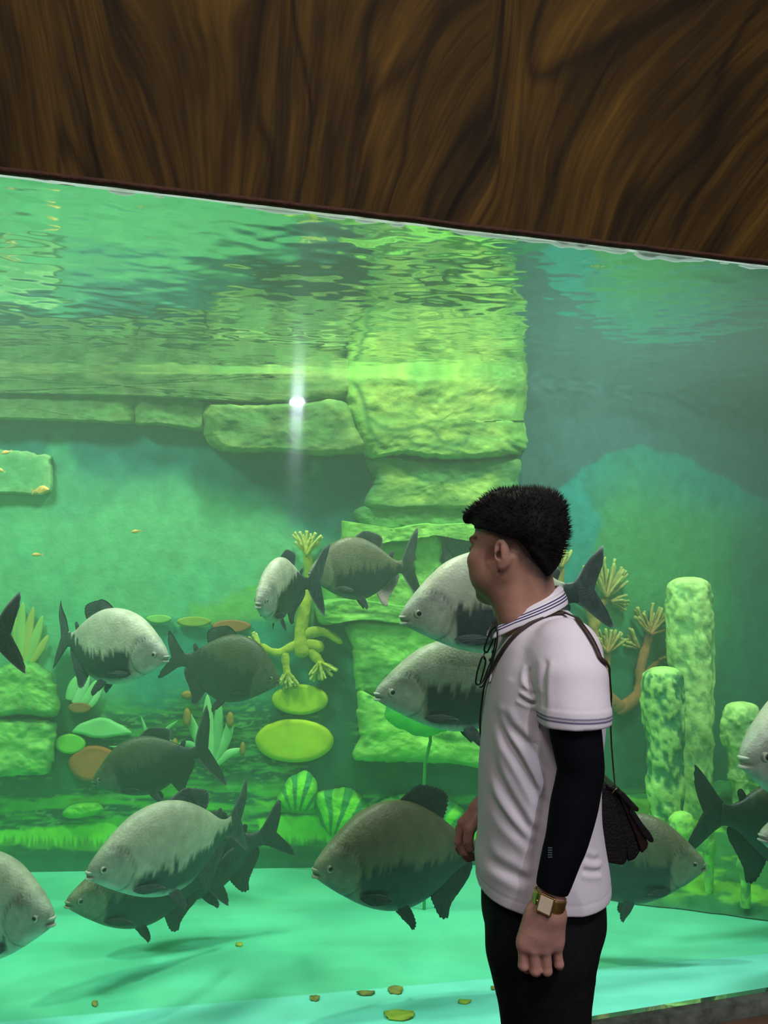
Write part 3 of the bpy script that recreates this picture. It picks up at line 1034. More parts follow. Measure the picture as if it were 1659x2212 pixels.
MNT, MNT2 = (0.28, 0.66, 0.22), (0.22, 0.58, 0.20)
BRN = (0.38, 0.24, 0.05)
fan('leafy_plant', [([(455, 1655), (430, 1600), (408, 1550), (402, 1530)], 11), ([(455, 1655), (450, 1580), (448, 1500)], 15), ([(457, 1655), (470, 1580), (474, 1510)], 13), ([(460, 1650), (490, 1590), (500, 1545)], 12),
                    ([(460, 1655), (490, 1630), (526, 1618)], 10), ([(455, 1655), (415, 1610), (380, 1610)], 8)], [MNT, (0.36, 0.75, 0.26), MNT2],
    'pale green plant of broad upright blades with small brown flowers', dots=[(404, 1552, 9, 22, BRN), (378, 1612, 8, 18, BRN), (497, 1556, 9, 18, BRN), (524, 1618, 6, 16, BRN), (405, 1502, 14, 10, BRN)])
fan('leafy_plant', [([(325, 1640), (300, 1620), (235, 1612)], 5), ([(325, 1640), (310, 1600), (280, 1600)], 5), ([(325, 1635), (318, 1590), (305, 1548)], 5), ([(325, 1635), (345, 1590), (385, 1556)], 6),
                    ([(325, 1640), (350, 1605), (372, 1600)], 6), ([(328, 1640), (340, 1615), (350, 1575)], 4)], [MNT2, (0.20, 0.55, 0.16)], 'small plant of thin curved leaves above the murky fish')
fan('leafy_plant', [([(150, 1512), (160, 1480), (176, 1455)], 12), ([(162, 1520), (178, 1490), (192, 1460)], 12), ([(176, 1524), (194, 1500), (208, 1470)], 12), ([(190, 1526), (206, 1508), (220, 1484)], 9)],
    [MNT, (0.36, 0.72, 0.30)], 'ribbed fan of pale leaves below the silver fish at the left')
fan('leafy_plant', [([(46, 1430), (44, 1360), (50, 1300)], 13), ([(52, 1430), (60, 1370), (72, 1310)], 12), ([(58, 1430), (76, 1380), (92, 1330)], 12), ([(62, 1435), (88, 1400), (104, 1372)], 10), ([(42, 1430), (34, 1380), (34, 1330)], 9)],
    [(0.34, 0.58, 0.14), (0.44, 0.52, 0.10)], 'yellowish fan of leaves between the black tail and the silver fish')
tag(relief('broad_leaf', [(156, 1580), (180, 1560), (220, 1550), (250, 1560), (284, 1582), (255, 1590), (210, 1594), (175, 1586)], MNT, MNT2, 0.03, back=0.02, rings=10, mat=leafm, lump=0.003),
    'broad pale leaf shaped like a hat above the small round lily pad', 'leaf')

# lotus leaf on a stem, rooted in the bed
lotus = empty('lotus_leaf')
tag(lotus, 'bright green lotus leaf on a thin stem under the lower silver fish', 'plant')
relief('leaf', [(832, 1540), (852, 1470), (890, 1440), (940, 1440), (980, 1480), (990, 1545), (960, 1580), (920, 1592), (872, 1578), (845, 1560)], (0.13, 0.86, 0.10), (0.07, 0.5, 0.08), 0.04, Y=3.36,
       rings=12, lump=0.006, rnd=0.6, mat=leafm, parent=lotus)
pts = [W(x, y, yy) for x, y, yy in ((928, 1575, 3.35), (930, 1600, 3.36), (918, 1650, 3.38), (916, 1700, 3.4), (918, 1760, 3.42), (916, 1900, 3.42))]
pts[-1].z = FLOOR_Z
V, F = tube_vf(pts, 0.007, 8)
mesh_obj('stem', V, F, leafm, lotus, colors=np.array([(0.09, 0.42, 0.09)] * len(V)))


# sponge columns on the right
def sponge(name, rows, Y, label, col=(0.56, 0.82, 0.24), col2=(0.22, 0.46, 0.14), bump=0.05, seed=0):
    R = catmull([(py, (a + b) / 2, (b - a) / 2) for py, a, b in rows], 18)
    m, n = len(R), 72
    V, C = [], []
    for i, (py, cx_, rx) in enumerate(R):
        k = Y / FPX
        r = max(rx, 0.4) * k
        c = W(cx_, py, Y)
        for j in range(n):
            a = 2 * math.pi * j / n
            V.append((c.x + math.cos(a) * r, c.y + math.sin(a) * r * 0.8, c.z))
    V = np.array(V)
    nn = fbm(V[:, 0] * 16 + seed, V[:, 1] * 16, V[:, 2] * 12, 4)
    n3 = fbm(V[:, 0] * 50 + seed, V[:, 1] * 50, V[:, 2] * 38, 2)
    cen = np.repeat(np.array([tuple(W(q[1], q[0], Y)) for q in R]), n, axis=0)
    dirv = V - cen
    V = cen + dirv * (1 + (nn - 0.5)[:, None] * bump * 7 + (n3 - 0.5)[:, None] * bump * 2.5)
    e = sstep(0.42, 0.56, nn * 0.6 + n3 * 0.4)[:, None]
    rel = np.repeat(np.linspace(0, 1, m), n)[:, None]
    tp = sstep(0.28, 0.12, rel + 0.10 * (nn[:, None] - 0.5))
    e = np.maximum(e, tp)
    C = np.array(col)[None] * e * (1 + 0.12 * tp) + np.array(col2)[None] * (1 - e)
    F = [(i * n + j, (i + 1) * n + j, (i + 1) * n + (j + 1) % n, i * n + (j + 1) % n) for i in range(m - 1) for j in range(n)]
    F.append(tuple(range(n)))
    F.append(tuple(range(m * n - 1, (m - 1) * n - 1, -1)))
    o = mesh_obj(name, [tuple(v) for v in V], F, reefm, colors=C)
    tag(o, label, 'sponge', 'pale sponge columns')
    return o


sponge('sponge_column', [(1246, 1480, 1500), (1252, 1458, 1520), (1272, 1445, 1534), (1320, 1440, 1540), (1420, 1446, 1540), (1520, 1456, 1540), (1640, 1466, 1538), (1760, 1476, 1538), (1960, 1480, 1540)], 4.02,
       'tallest pale sponge column with a rounded top', seed=1)
sponge('sponge_column', [(1440, 1424, 1444), (1446, 1404, 1464), (1466, 1390, 1476), (1530, 1390, 1478), (1640, 1398, 1478), (1740, 1402, 1476), (1800, 1408, 1474), (1960, 1410, 1470)], 3.80,
       'blotchy sponge column, shorter, in front of the tallest', (0.48, 0.78, 0.20), (0.05, 0.24, 0.09), 0.06, seed=2)
sponge('sponge_column', [(1516, 1592, 1612), (1524, 1572, 1634), (1550, 1560, 1644), (1590, 1560, 1642), (1640, 1574, 1620), (1680, 1572, 1616), (1710, 1580, 1618), (1900, 1590, 1616)], 3.95,
       'club-shaped sponge with a fat head above the gaping fish', seed=3)
sponge('sponge_stub', [(1753, 1466, 1480), (1760, 1452, 1492), (1782, 1444, 1500), (1830, 1446, 1500), (1930, 1450, 1500)], 3.55, 'low domed sponge just above the dark fish beside the bag', (0.42, 0.85, 0.14), seed=4)
sponge('sponge_stub', [(1770, 1522, 1532), (1790, 1514, 1542), (1830, 1512, 1544), (1852, 1520, 1542), (1930, 1524, 1540)], 3.45, 'thin upright sponge stub between two dark fish', (0.36, 0.75, 0.12), seed=5)
sponge('sponge_stub', [(1842, 1600, 1612), (1852, 1594, 1620), (1872, 1592, 1624), (1896, 1600, 1622), (1960, 1600, 1620)], 3.35, 'small knobbly sponge stub on the mossy mound at the right', (0.42, 0.80, 0.16), seed=6)

# mossy mound that comes forward on the right
nx, ny = 200, 90
gx = np.linspace(0.72, XR - 0.02, nx)
X, T = np.meshgrid(gx, np.linspace(0, 1, ny), indexing='ij')
Yf = np.interp(X, [0.72, 1.1, 1.5, 1.9, 2.4, 3.4], [3.66, 3.46, 3.32, 3.20, 3.16, 3.3]) + 0.10 * (fbm(X * 3, X * 0, 1, 3) - 0.5)
Yb = 3.93 + 0.405 * (X - 0.71)
Y = Yf + (Yb - Yf) * T
Z = FLOOR_Z + 0.005 + 0.24 * np.sin(np.clip(T, 0, 1) * math.pi / 2) ** 0.8 * (0.6 + 0.8 * fbm(X * 3, Y * 3, 4, 3)) * sstep(0, 0.06, T)
st = fbm(X * 5, Z * 30 + Y * 6, 1.5, 4)
C = np.ones(X.shape + (3,)) * np.array((0.05, 0.24, 0.06))
C = mixc(C, sstep(0.50, 0.60, st), (0.20, 0.55, 0.05))
C = mixc(C, sstep(0.10, 0.0, T), (0.05, 0.22, 0.10))
I = np.arange(nx * ny).reshape(nx, ny)
F = np.stack([I[:-1, :-1], I[1:, :-1], I[1:, 1:], I[:-1, 1:]], -1).reshape(-1, 4)
tag(mesh_obj('mossy_mound', np.stack([X, Y, Z], -1), F, reefm, colors=C.reshape(-1, 3)), 'low moss-green mound along the foot of the right wall', 'mound')

# fallen leaves and flakes on the bed
def bed_pt(px, py, lift=0.004):
    d = W(px, py, 1.0) - CAM
    z = FLOOR_Z
    t = (z - CAM.z) / d.z
    p = CAM + d * t
    Ye = 2.60 + 0.163 * (p.x + 1.246)
    if p.y < Ye:                       # on the apron
        for _ in range(30):
            yf = glassY(p.x) + 0.022
            k = min(1, max(0, (2.60 + 0.163 * (p.x + 1.246) - p.y) / (2.60 + 0.163 * (p.x + 1.246) - yf)))
            z = FLOOR_Z + 0.17 * k
            p = p * 0.5 + (CAM + d * ((z - CAM.z) / d.z)) * 0.5
    p.z += lift
    return p


flk = pmat('dead_leaf', lin(180, 190, 60), 0.7, noise=0.3, nscale=30)
flb = pmat('brown_leaf', lin(150, 140, 60), 0.7, noise=0.4, nscale=30)
LV = [(862, 2194, 34, 12, flk, 'largest yellow flake lying at the foot of the glass'), (855, 2140, 18, 9, flb, 'curled tan leaf above the largest yellow flake'),
      (790, 2147, 20, 5, flb, 'thin brown leaf left of the curled tan one'), (680, 2158, 12, 6, flb, 'small brown leaf, leftmost of the cluster near the glass'),
      (1003, 2166, 15, 4, flk, 'small yellow flake just left of the trousers'), (205, 2170, 7, 6, flb, 'tiny brown flake far left on the bed'),
      (517, 2042, 8, 4, flk, 'tiny yellow flake on the green bed below the fish shadow'), (1066, 2136, 6, 4, flb, 'tiny brown flake touching the edge of the trousers')]
r = random.Random(5)
for x, y, rx, ry, m_, lab in LV:
    V = []
    n = 14
    c = bed_pt(x, y)
    for lv, dz in ((1.0, 0.0), (0.95, 0.004)):
        for j in range(n):
            a = 2 * math.pi * j / n
            k = r.uniform(0.8, 1.12)
            V.append(bed_pt(x + rx * k * lv * math.cos(a), y + ry * k * lv * math.sin(a), 0.003 + dz + 0.002 * math.cos(2 * a)))
    F = [tuple(range(n))[::-1], tuple(range(n, 2 * n))] + [(j, (j + 1) % n, n + (j + 1) % n, n + j) for j in range(n)]
    tag(mesh_obj('fallen_leaf', V, F, m_), lab, 'leaf', 'leaves and flakes on the bed')

# ------------------------------------------------------------------ the fish
fishm = pmat('fish_skin', (1, 1, 1), 0.42, spec=0.45, noise=0.16, nscale=30, bump=0.25, bscale=120, attr='Col')
finm = pmat('fish_fin', (1, 1, 1), 0.55, spec=0.3, noise=0.25, nscale=50, attr='Col', stretch=(1, 1, 1))
eyem = pmat('fish_eye', (1, 1, 1), 0.15, spec=0.6, attr='Col')
TONES = {
    'silver': dict(up=(0.50, 0.50, 0.36), lo=(0.032, 0.050, 0.048), belly=(0.52, 0.62, 0.50), head=(0.40, 0.43, 0.33), fin=(0.05, 0.07, 0.07)),
    'grey': dict(up=(0.38, 0.38, 0.27), lo=(0.030, 0.045, 0.042), belly=(0.42, 0.52, 0.40), head=(0.32, 0.34, 0.25), fin=(0.05, 0.065, 0.06)),
    'brown': dict(up=(0.13, 0.12, 0.065), lo=(0.022, 0.032, 0.03), belly=(0.08, 0.12, 0.09), head=(0.20, 0.20, 0.12), fin=(0.03, 0.04, 0.035)),
    'dark': dict(up=(0.06, 0.065, 0.033), lo=(0.02, 0.03, 0.024), belly=(0.04, 0.06, 0.045), head=(0.10, 0.10, 0.06), fin=(0.02, 0.03, 0.025)),
    'orange': dict(up=(0.85, 0.52, 0.12), lo=(0.85, 0.55, 0.15), belly=(0.8, 0.7, 0.3), head=(0.85, 0.5, 0.1), fin=(0.8, 0.5, 0.15)),
}
KX = [0, 0.015, 0.05, 0.10, 0.16, 0.23, 0.31, 0.40, 0.50, 0.60, 0.68, 0.75, 0.80, 0.84]
KT = [0.008, 0.035, 0.072, 0.118, 0.168, 0.212, 0.238, 0.246, 0.228, 0.178, 0.122, 0.068, 0.048, 0.052]
KB = [-0.012, -0.034, -0.060, -0.092, -0.128, -0.165, -0.195, -0.212, -0.205, -0.165, -0.110, -0.062, -0.045, -0.050]
KW = [0.006, 0.022, 0.042, 0.058, 0.072, 0.080, 0.082, 0.080, 0.070, 0.052, 0.036, 0.022, 0.014, 0.008]


def fish(name, snout, tail, tone, hs=1.0, bend=0.0, tails=1.0, seed=0, roll=0.0, full=True, jag=0.03, split=0.0, dfin=1.0, wound=False):
    S, T_ = W(*snout), W(*tail)
    D = (T_ - S)
    Ln = D.length
    D.normalize()
    U = Vector((0, 0, 1))
    U = (U - D * U.dot(D)).normalized()
    U = Matrix.Rotation(roll, 3, D) @ U
    Z_ = D.cross(U)
    if Z_.y > 0:                      # lateral axis always towards the hall
        Z_ = -Z_
    c = TONES[tone]
    mid = S + D * Ln * 0.4
    root = empty(name, mid)
    inv = -mid

    def place(P):
        P = np.array(P, float).copy()
        t = np.maximum(P[:, 0] - 0.42, 0)
        P[:, 2] = P[:, 2] + bend * t * t * 2.2
        w = (np.array(S)[None] + np.outer(P[:, 0], np.array(D)) * Ln + np.outer(P[:, 1], np.array(U)) * Ln * hs + np.outer(P[:, 2], np.array(Z_)) * Ln)
        return w + np.array(inv)[None]

    nr, nc = (70, 48) if full else (18, 12)
    xs = 0.84 * np.linspace(0, 1, nr) ** 1.15
    g = catmull(list(zip(KX, KT, KB, KW)), 10)
    top, bot, wid = (np.interp(xs, g[:, 0], g[:, k]) for k in (1, 2, 3))
    P, C = [], []
    for i in range(nr):
        a = 2 * np.pi * np.arange(nc) / nc
        cy_, hy = (top[i] + bot[i]) / 2, (top[i] - bot[i]) / 2
        sx = np.cos(a)
        sy = np.sin(a)
        yy = cy_ + hy * np.sign(sy) * np.abs(sy) ** 0.95
        zz = wid[i] * np.sign(sx) * np.abs(sx) ** (0.86) * (1 + 0.10 * sy)
        P.append(np.stack([np.full(nc, xs[i]), yy, zz], -1))
    P = np.concatenate(P)
    x, y, z = P.T
    # gill cover groove and cheek
    ga = np.hypot((x - 0.095) / 0.115, (y + 0.012) / 0.115)
    groove = np.exp(-((ga - 1.0) / 0.05) ** 2) * (x > 0.10) * (np.abs(y + 0.01) < 0.11)
    P[:, 2] -= np.sign(z) * 0.006 * groove
    P[:, 2] += np.sign(z) * 0.005 * np.exp(-((ga - 0.75) / 0.2) ** 2) * (x > 0.08)
    # mouth slit
    ms = np.exp(-((y + 0.012 + 0.15 * x) / 0.0045) ** 2) * sstep(0.04, 0.02, x)
    P[:, 2] *= (1 - 0.35 * ms)
    n1 = fbm(x * 16 + seed * 3.7, y * 7 + seed, 1 + seed, 4)
    n2 = fbm(x * 55 + seed, y * 40, 4 + seed, 3)
    jg = (0.6 * fbm(x * 44 + seed * 2.3, y * 3.5, 2, 3) + 0.4 * fbm(x * 120 + seed, y * 8, 6, 2) - 0.5) * 2
    yb = split + jag * jg * 2.4 + 0.02 * np.sin(x * 9 + seed) + 0.045 * sstep(0.5, 0.8, x)
    low = sstep(0.012, -0.012, y - yb) * sstep(0.19, 0.23, x + 0.03 * jg)
    C = np.array(c['up'])[None] * (0.80 + 0.42 * n1[:, None])
    C = C * (1 - low[:, None]) + np.array(c['lo'])[None] * (0.8 + 0.45 * n2[:, None]) * low[:, None]
    hd = sstep(0.215, 0.195, x + 0.2 * np.maximum(y, 0)) * sstep(0.13, 0.08, y)
    C = C * (1 - hd[:, None]) + np.array(c['head'])[None] * (0.75 + 0.5 * n2[:, None]) * hd[:, None]
    yl = np.interp(x, xs, bot)
    be = sstep(0.045, 0.012, y - yl + 0.015 * jg) * sstep(0.62, 0.40, x) * sstep(0.02, 0.08, x)
    C = C * (1 - be[:, None]) + np.array(c['belly'])[None] * be[:, None]
    C *= (1 - 0.55 * np.clip(groove, 0, 1))[:, None]
    C *= (1 - 0.5 * np.exp(-((x - 0.135) / 0.03) ** 2 - ((y - 0.075) / 0.018) ** 2))[:, None]
    C *= (1 - 0.6 * ms)[:, None]
    F = [(i * nc + j, i * nc + (j + 1) % nc, (i + 1) * nc + (j + 1) % nc, (i + 1) * nc + j) for i in range(nr - 1) for j in range(nc)]
    F.append(tuple(range(nc))[::-1])
    F.append(tuple((nr - 1) * nc + j for j in range(nc)))
    mesh_obj('body', place(P).tolist(), F, fishm, root, colors=np.clip(C, 0, 1))

    def fin(nm, pts, z0=0.0, splay=0.0, base=None, th=0.006, ser=0.004, col=None, rays=14, ns=7, tipcol=None, side=1):
        """fin with the side-view outline pts; splay turns it outward about its base point"""
        B = catmull(pts, ns, closed=True)
        m = len(B)
        bp = np.array(base if base is not None else pts[0], float)
        far = np.hypot(B[:, 0] - bp[0], B[:, 1] - bp[1])
        ang = np.arctan2(B[:, 1] - bp[1], B[:, 0] - bp[0])
        B = B + (B - bp) / (far[:, None] + 1e-6) * (ser * np.sin(ang * 60 + seed) * sstep(0.3, 0.9, far / far.max()))[:, None]
        rr = [0, 0.35, 0.65, 0.85, 1.0]
        cc = B.mean(0)
        V, Cc = [], []
        for s_ in (1, -1):
            for r in rr:
                Q = cc + (B - cc) * r
                t = th * (1 - r ** 2) * s_
                an = np.arctan2(Q[:, 1] - bp[1], Q[:, 0] - bp[0])
                rg = np.sin(an * rays * 4)
                V.append(np.stack([Q[:, 0], Q[:, 1], np.full(m, t) + 0.0012 * s_ * rg * (r < 1)], -1))
                f0 = np.array(col or c['fin'])[None] * (1 + 0.25 * rg[:, None])
                if tipcol:
                    w = sstep(0.35, 0.75, np.hypot(Q[:, 0] - bp[0], Q[:, 1] - bp[1]) / far.max() * 1.0)[:, None]
                    f0 = f0 * (1 - w) + np.array(tipcol)[None] * w
                Cc.append(f0)
        V = np.concatenate(V)
        d_ = np.hypot(V[:, 0] - bp[0], V[:, 1] - bp[1])
        V[:, 2] += z0 + side * splay * d_ + 0.012 * np.sin(V[:, 0] * 25 + V[:, 1] * 18 + seed) * np.minimum(1, d_ * 6) * (0.5 if splay == 0 else 1)
        F = []
        K = len(rr)
        for s_ in (0, 1):
            for i in range(K - 1):
                for j in range(m):
                    a, b, c2, d2 = [(s_ * K + i) * m + j, (s_ * K + i) * m + (j + 1) % m, (s_ * K + i + 1) * m + (j + 1) % m, (s_ * K + i + 1) * m + j]
                    F.append((a, b, c2, d2) if s_ == 0 else (d2, c2, b, a))
        for j in range(m):
            a, b = (K - 1) * m + j, (K - 1) * m + (j + 1) % m
            F.append((a, b, (2 * K - 1) * m + (j + 1) % m, (2 * K - 1) * m + j))
        return mesh_obj(nm, place(V).tolist(), F, finm, root, colors=np.clip(np.concatenate(Cc), 0, 1))

    k = tails
    fin('tail_fin', [(0.80, 0.0), (0.825, 0.045), (0.86, 0.075 * k), (0.93, 0.145 * k), (0.985, 0.185 * k), (1.0, 0.18 * k), (0.985, 0.11 * k), (0.945, 0.045 * k), (0.925, 0.0),
                     (0.945, -0.045 * k), (0.985, -0.11 * k), (1.0, -0.17 * k), (0.985, -0.175 * k), (0.93, -0.135 * k), (0.86, -0.07 * k), (0.825, -0.045)], base=(0.80, 0), th=0.008)
    if not full:
        return root
    d = dfin
    fin('dorsal_fin', [(0.42, 0.23), (0.46, 0.245 + 0.02 * d), (0.52, 0.235 + 0.05 * d), (0.585, 0.205 + 0.065 * d), (0.645, 0.175 + 0.072 * d), (0.672, 0.165 + 0.055 * d), (0.665, 0.155 + 0.015 * d), (0.63, 0.135), (0.56, 0.18), (0.50, 0.20)],
        base=(0.50, 0.19), th=0.007)
    fin('adipose_fin', [(0.715, 0.085), (0.735, 0.115), (0.755, 0.122), (0.768, 0.108), (0.760, 0.085), (0.745, 0.065)], base=(0.735, 0.07), ser=0)
    fin('anal_fin', [(0.585, -0.155), (0.60, -0.215), (0.635, -0.27), (0.675, -0.272), (0.69, -0.225), (0.73, -0.17), (0.785, -0.10), (0.795, -0.05), (0.74, -0.055), (0.66, -0.10)],
        base=(0.68, -0.07), th=0.007, tipcol=(0.75, 0.45, 0.45) if wound else None)
    zb = 0.06
    for sd in (1, -1):
        fin('pectoral_fin', [(0.205, -0.118), (0.235, -0.105), (0.29, -0.105), (0.345, -0.125), (0.355, -0.14), (0.31, -0.148), (0.25, -0.145)], z0=sd * 0.062, splay=0.22, base=(0.205, -0.118), side=sd, ser=0.001)
        fin('pelvic_fin', [(0.405, -0.195), (0.45, -0.185), (0.475, -0.215), (0.49, -0.262), (0.475, -0.285), (0.452, -0.262), (0.425, -0.235)], z0=sd * 0.03, splay=0.25, base=(0.42, -0.19), side=sd)
        # eye with its pupil
        wz = float(np.interp(0.068, g[:, 0], g[:, 3]))
        for nm, r_, off, col_ in (('eye', 0.0225, -0.006, None), ('pupil', 0.0105, 0.0045, (0.01, 0.012, 0.012))):
            V, Cc, F = [], [], []
            n, m = 20, 9
            for i in range(m):
                th_ = math.pi / 2 * i / (m - 1)
                for j in range(n):
                    a = 2 * math.pi * j / n
                    rr_ = r_ * math.sin(th_)
                    V.append((0.068 + rr_ * math.cos(a), 0.012 + rr_ * math.sin(a) / hs, sd * (wz * 0.93 + off + r_ * 0.62 * math.cos(th_))))
                    q = math.sin(th_)
                    Cc.append(col_ if col_ else ((0.52, 0.54, 0.38) if 0.5 < q < 0.80 else (0.08, 0.10, 0.08) if q <= 0.5 else (0.20, 0.22, 0.17)))
            for i in range(m - 1):
                for j in range(n):
                    F.append((i * n + j, i * n + (j + 1) % n, (i + 1) * n + (j + 1) % n, (i + 1) * n + j))
            o = mesh_obj(nm, place(V).tolist(), F, eyem, root if nm == 'eye' else eye_o, colors=np.array(Cc) * (1 if tone in ('silver', 'grey') else 0.55))
            if nm == 'eye':
                eye_o = o
    # pale lips
    V, F, Cc = [], [], []
    for dy in (0.008, -0.020):
        o = len(V)
        a = np.linspace(-1.25, 1.25, 12)
        ring = [(0.030 - 0.030 * math.cos(t), dy - 0.004, 0.022 * math.sin(t)) for t in a]
        v, f = tube_vf(ring, [0.003 + 0.004 * math.cos(t) for t in a], 8)
        V += [tuple(q) for q in v]
        F += [tuple(i + o for i in q) for q in f]
    lp_ = (0.48, 0.52, 0.42) if tone in ('silver', 'grey') else tuple(v * 1.6 for v in c['head'])
    mesh_obj('lip', place(V).tolist(), F, fishm, root, colors=np.array([lp_] * len(V)))
    return root


G = 'big deep-bodied fish of the tank'
FISH = [
    # snout, tail, tone, options, label
    ((187, 1887, 2.45), (572, 1778, 2.86), 'grey', dict(hs=1.04, bend=-0.25, seed=1, split=-0.045, tails=1.1), 'large pale grey fish low at the left, its face turned half to the viewer'),
    ((142, 1950, 2.72), (500, 1895, 3.08), 'brown', dict(hs=0.95, seed=2, split=0.02), 'dark fish close over the bed, its head poking out under the large pale grey fish'),
    ((270, 1925, 3.02), (622, 1788, 3.20), 'dark', dict(hs=0.98, seed=3, split=0.05), 'dark fish almost hidden behind the large pale grey fish, its forked tail showing'),
    ((676, 1880, 2.52), (1092, 1822, 2.78), 'brown', dict(hs=1.10, seed=4, split=-0.02, dfin=1.3, bend=0.1), 'dark brown fish swimming low in the middle with its back fin raised'),
    ((117, 1985, 2.32), (-262, 1935, 2.48), 'grey', dict(hs=1.12, seed=5, split=-0.10), 'fish entering low at the left edge with only its front half in view'),
    ((363, 1420, 2.68), (84, 1376, 2.90), 'silver', dict(hs=1.0, seed=6, split=-0.01, bend=-0.2, tails=1.2), 'silver fish with black belly facing right at the left side'),
    ((-330, 1410, 2.40), (50, 1368, 2.42), 'dark', dict(hs=0.9, seed=7, tails=1.42), 'fish leaving at the left edge so that only its black tail fin shows'),
    ((604, 1472, 3.38), (352, 1415, 3.42), 'dark', dict(hs=1.22, seed=8, split=0.05, tails=0.9), 'murky dark fish facing right behind the nose of the silver fish'),
    ((556, 1305, 2.60), (656, 1248, 3.02), 'silver', dict(hs=1.18, seed=9, split=0.06, bend=0.30, tails=1.5, roll=0.12), 'silver and black fish swimming straight at the viewer, tail raised behind'),
    ((666, 1240, 3.22), (908, 1222, 3.36), 'brown', dict(hs=1.18, seed=10, split=-0.01, tails=1.5, wound=True), 'dark brown fish with a torn pink lower fin, in front of the rock pillar'),
    ((1190, 1300, 3.36), (944, 1208, 3.48), 'dark', dict(hs=0.8, seed=11), 'small dark fish whose tail peeps over the back of the big silver fish'),
    ((865, 1335, 2.42), (1314, 1270, 2.62), 'silver', dict(hs=0.98, seed=12, split=0.0, tails=1.05), 'big silver fish passing right behind the face of the man'),
    ((810, 1500, 2.62), (1240, 1468, 2.84), 'grey', dict(hs=0.92, seed=13, split=0.02), 'grey fish just below the big silver one, nose above the lotus leaf'),
    ((200, 1690, 3.34), (470, 1612, 3.40), 'dark', dict(hs=1.02, seed=14, split=0.05, tails=1.75), 'murky dark fish with a tall upright tail in front of the rust-brown pad'),
    ((1524, 1868, 2.92), (1140, 1850, 3.02), 'brown', dict(hs=1.12, seed=15, split=0.03), 'dark bellied fish facing right just behind the shoulder bag'),
    ((1600, 1640, 2.62), (2010, 1600, 3.00), 'silver', dict(hs=1.10, seed=16, split=0.0), 'fish with open pale mouth entering at the right edge'),
    ((1900, 1800, 3.26), (1488, 1752, 3.12), 'dark', dict(hs=1.05, seed=17, split=0.08, tails=1.05), 'dark fish at the right edge showing its spread tail fin below the gaping fish'),
    ((1642, 1805, 2.62), (2000, 1860, 2.84), 'silver', dict(hs=0.75, seed=18), 'silver fish whose snout just shows at the right edge under the gaping fish'),
]
for s_, t_, tone, kw, lab in FISH:
    tag(fish('pacu_fish', s_, t_, tone, **kw), lab, 'fish', G)
SMALL = [((2, 980, 3.3), (26, 974, 3.3), 'little orange fish nearest the top left corner of the water'), ((106, 1058, 3.3), (68, 1062, 3.35), 'little orange fish under the pale slab standing in for a reflection'),
         ((283, 1150, 3.4), (306, 1146, 3.42), 'little orange fish alone in the green haze'), ((68, 1199, 3.4), (94, 1198, 3.42), 'little yellow fish lowest of the small ones at the left'),
         ((-6, 1012, 3.5), (12, 1020, 3.5), 'little orange fish half cut by the left edge')]
for i, (s_, t_, lab) in enumerate(SMALL):
    tag(fish('orange_fish', s_, t_, 'orange', hs=0.8, seed=i, full=False), lab, 'fish', 'little orange fish')

# ------------------------------------------------------------------ the visitor
YM = 1.61
person = empty('person', (float(W(1170, 1800, YM).x), YM, 0.0))
tag(person, 'person in white polo shirt and black trousers seen from the side, watching the fish', 'person')
PO = np.array(person.location)


def pobj(name, V, F, mat, parent=person, **k):
    V = np.array(V, float) - PO
    return mesh_obj(name, V if isinstance(F, np.ndarray) else V.tolist(), F, mat, parent, **k)


skin = pmat('skin', (1, 1, 1), 0.5, spec=0.35, noise=0.07, nscale=60, bump=0.08, bscale=300, attr='Col')
hairm = pmat('black_hair', (0.008, 0.007, 0.007), 0.65, spec=0.1, noise=0.4, nscale=80)
shirtm = pmat('white_cotton', (1, 1, 1), 0.85, spec=0.1, noise=0.03, nscale=300, bump=0.12, bscale=700, attr='Col')
trousm = pmat('black_trousers', (0.010, 0.011, 0.011), 0.9, spec=0.08, noise=0.2, nscale=100)
sleevem = pmat('black_arm_sleeve', (0.004, 0.0045, 0.007), 0.85, spec=0.08, noise=0.2, nscale=200)

# head frame: forward, left, up around the centre of the skull
HC = np.array(W(1110, 1150, 1.60))
YAW = math.radians(45)
HF = np.array((-math.cos(YAW), math.sin(YAW), 0))
HL = np.array((-math.sin(YAW), -math.cos(YAW), 0))
HU = np.array((0.0, 0, 1))
HM = np.stack([HF, HL, HU], 1)


def h(f, l, u):
    return HC + HM @ np.array((f, l, u))


def w3(px, py, Y):
    return np.array(W(px, py, Y))


lo = (0.10, 1.30, 0.60)
hi = (0.50, 1.98, 1.72)
B = Sculpt(lo, hi, 0.0028)
# trunk inside the shirt
B.loft([(0.84, w3(1164, 1600, YM)[0], 0.09, YM, 0.10), (1.0, w3(1164, 1600, YM)[0], 0.09, YM, 0.11), (1.2, w3(1164, 1600, YM)[0], 0.095, YM, 0.115), (1.36, w3(1168, 1450, YM)[0], 0.09, YM, 0.13),
        (1.42, w3(1164, 1600, YM)[0], 0.07, YM, 0.12), (1.445, w3(1164, 1600, YM)[0], 0.05, YM, 0.06)], p=2.2)
B.cap(w3(1158, 1372, YM), h(-0.030, 0, -0.060), 0.058, 0.046, k=0.02)
B.cap(w3(1140, 1350, YM), h(0.0, 0.0, -0.080), 0.050, 0.044, k=0.02)
# sternomastoid
B.cap(w3(1105, 1352, 1.575), h(-0.035, 0.058, -0.055), 0.011, 0.014, k=0.018)
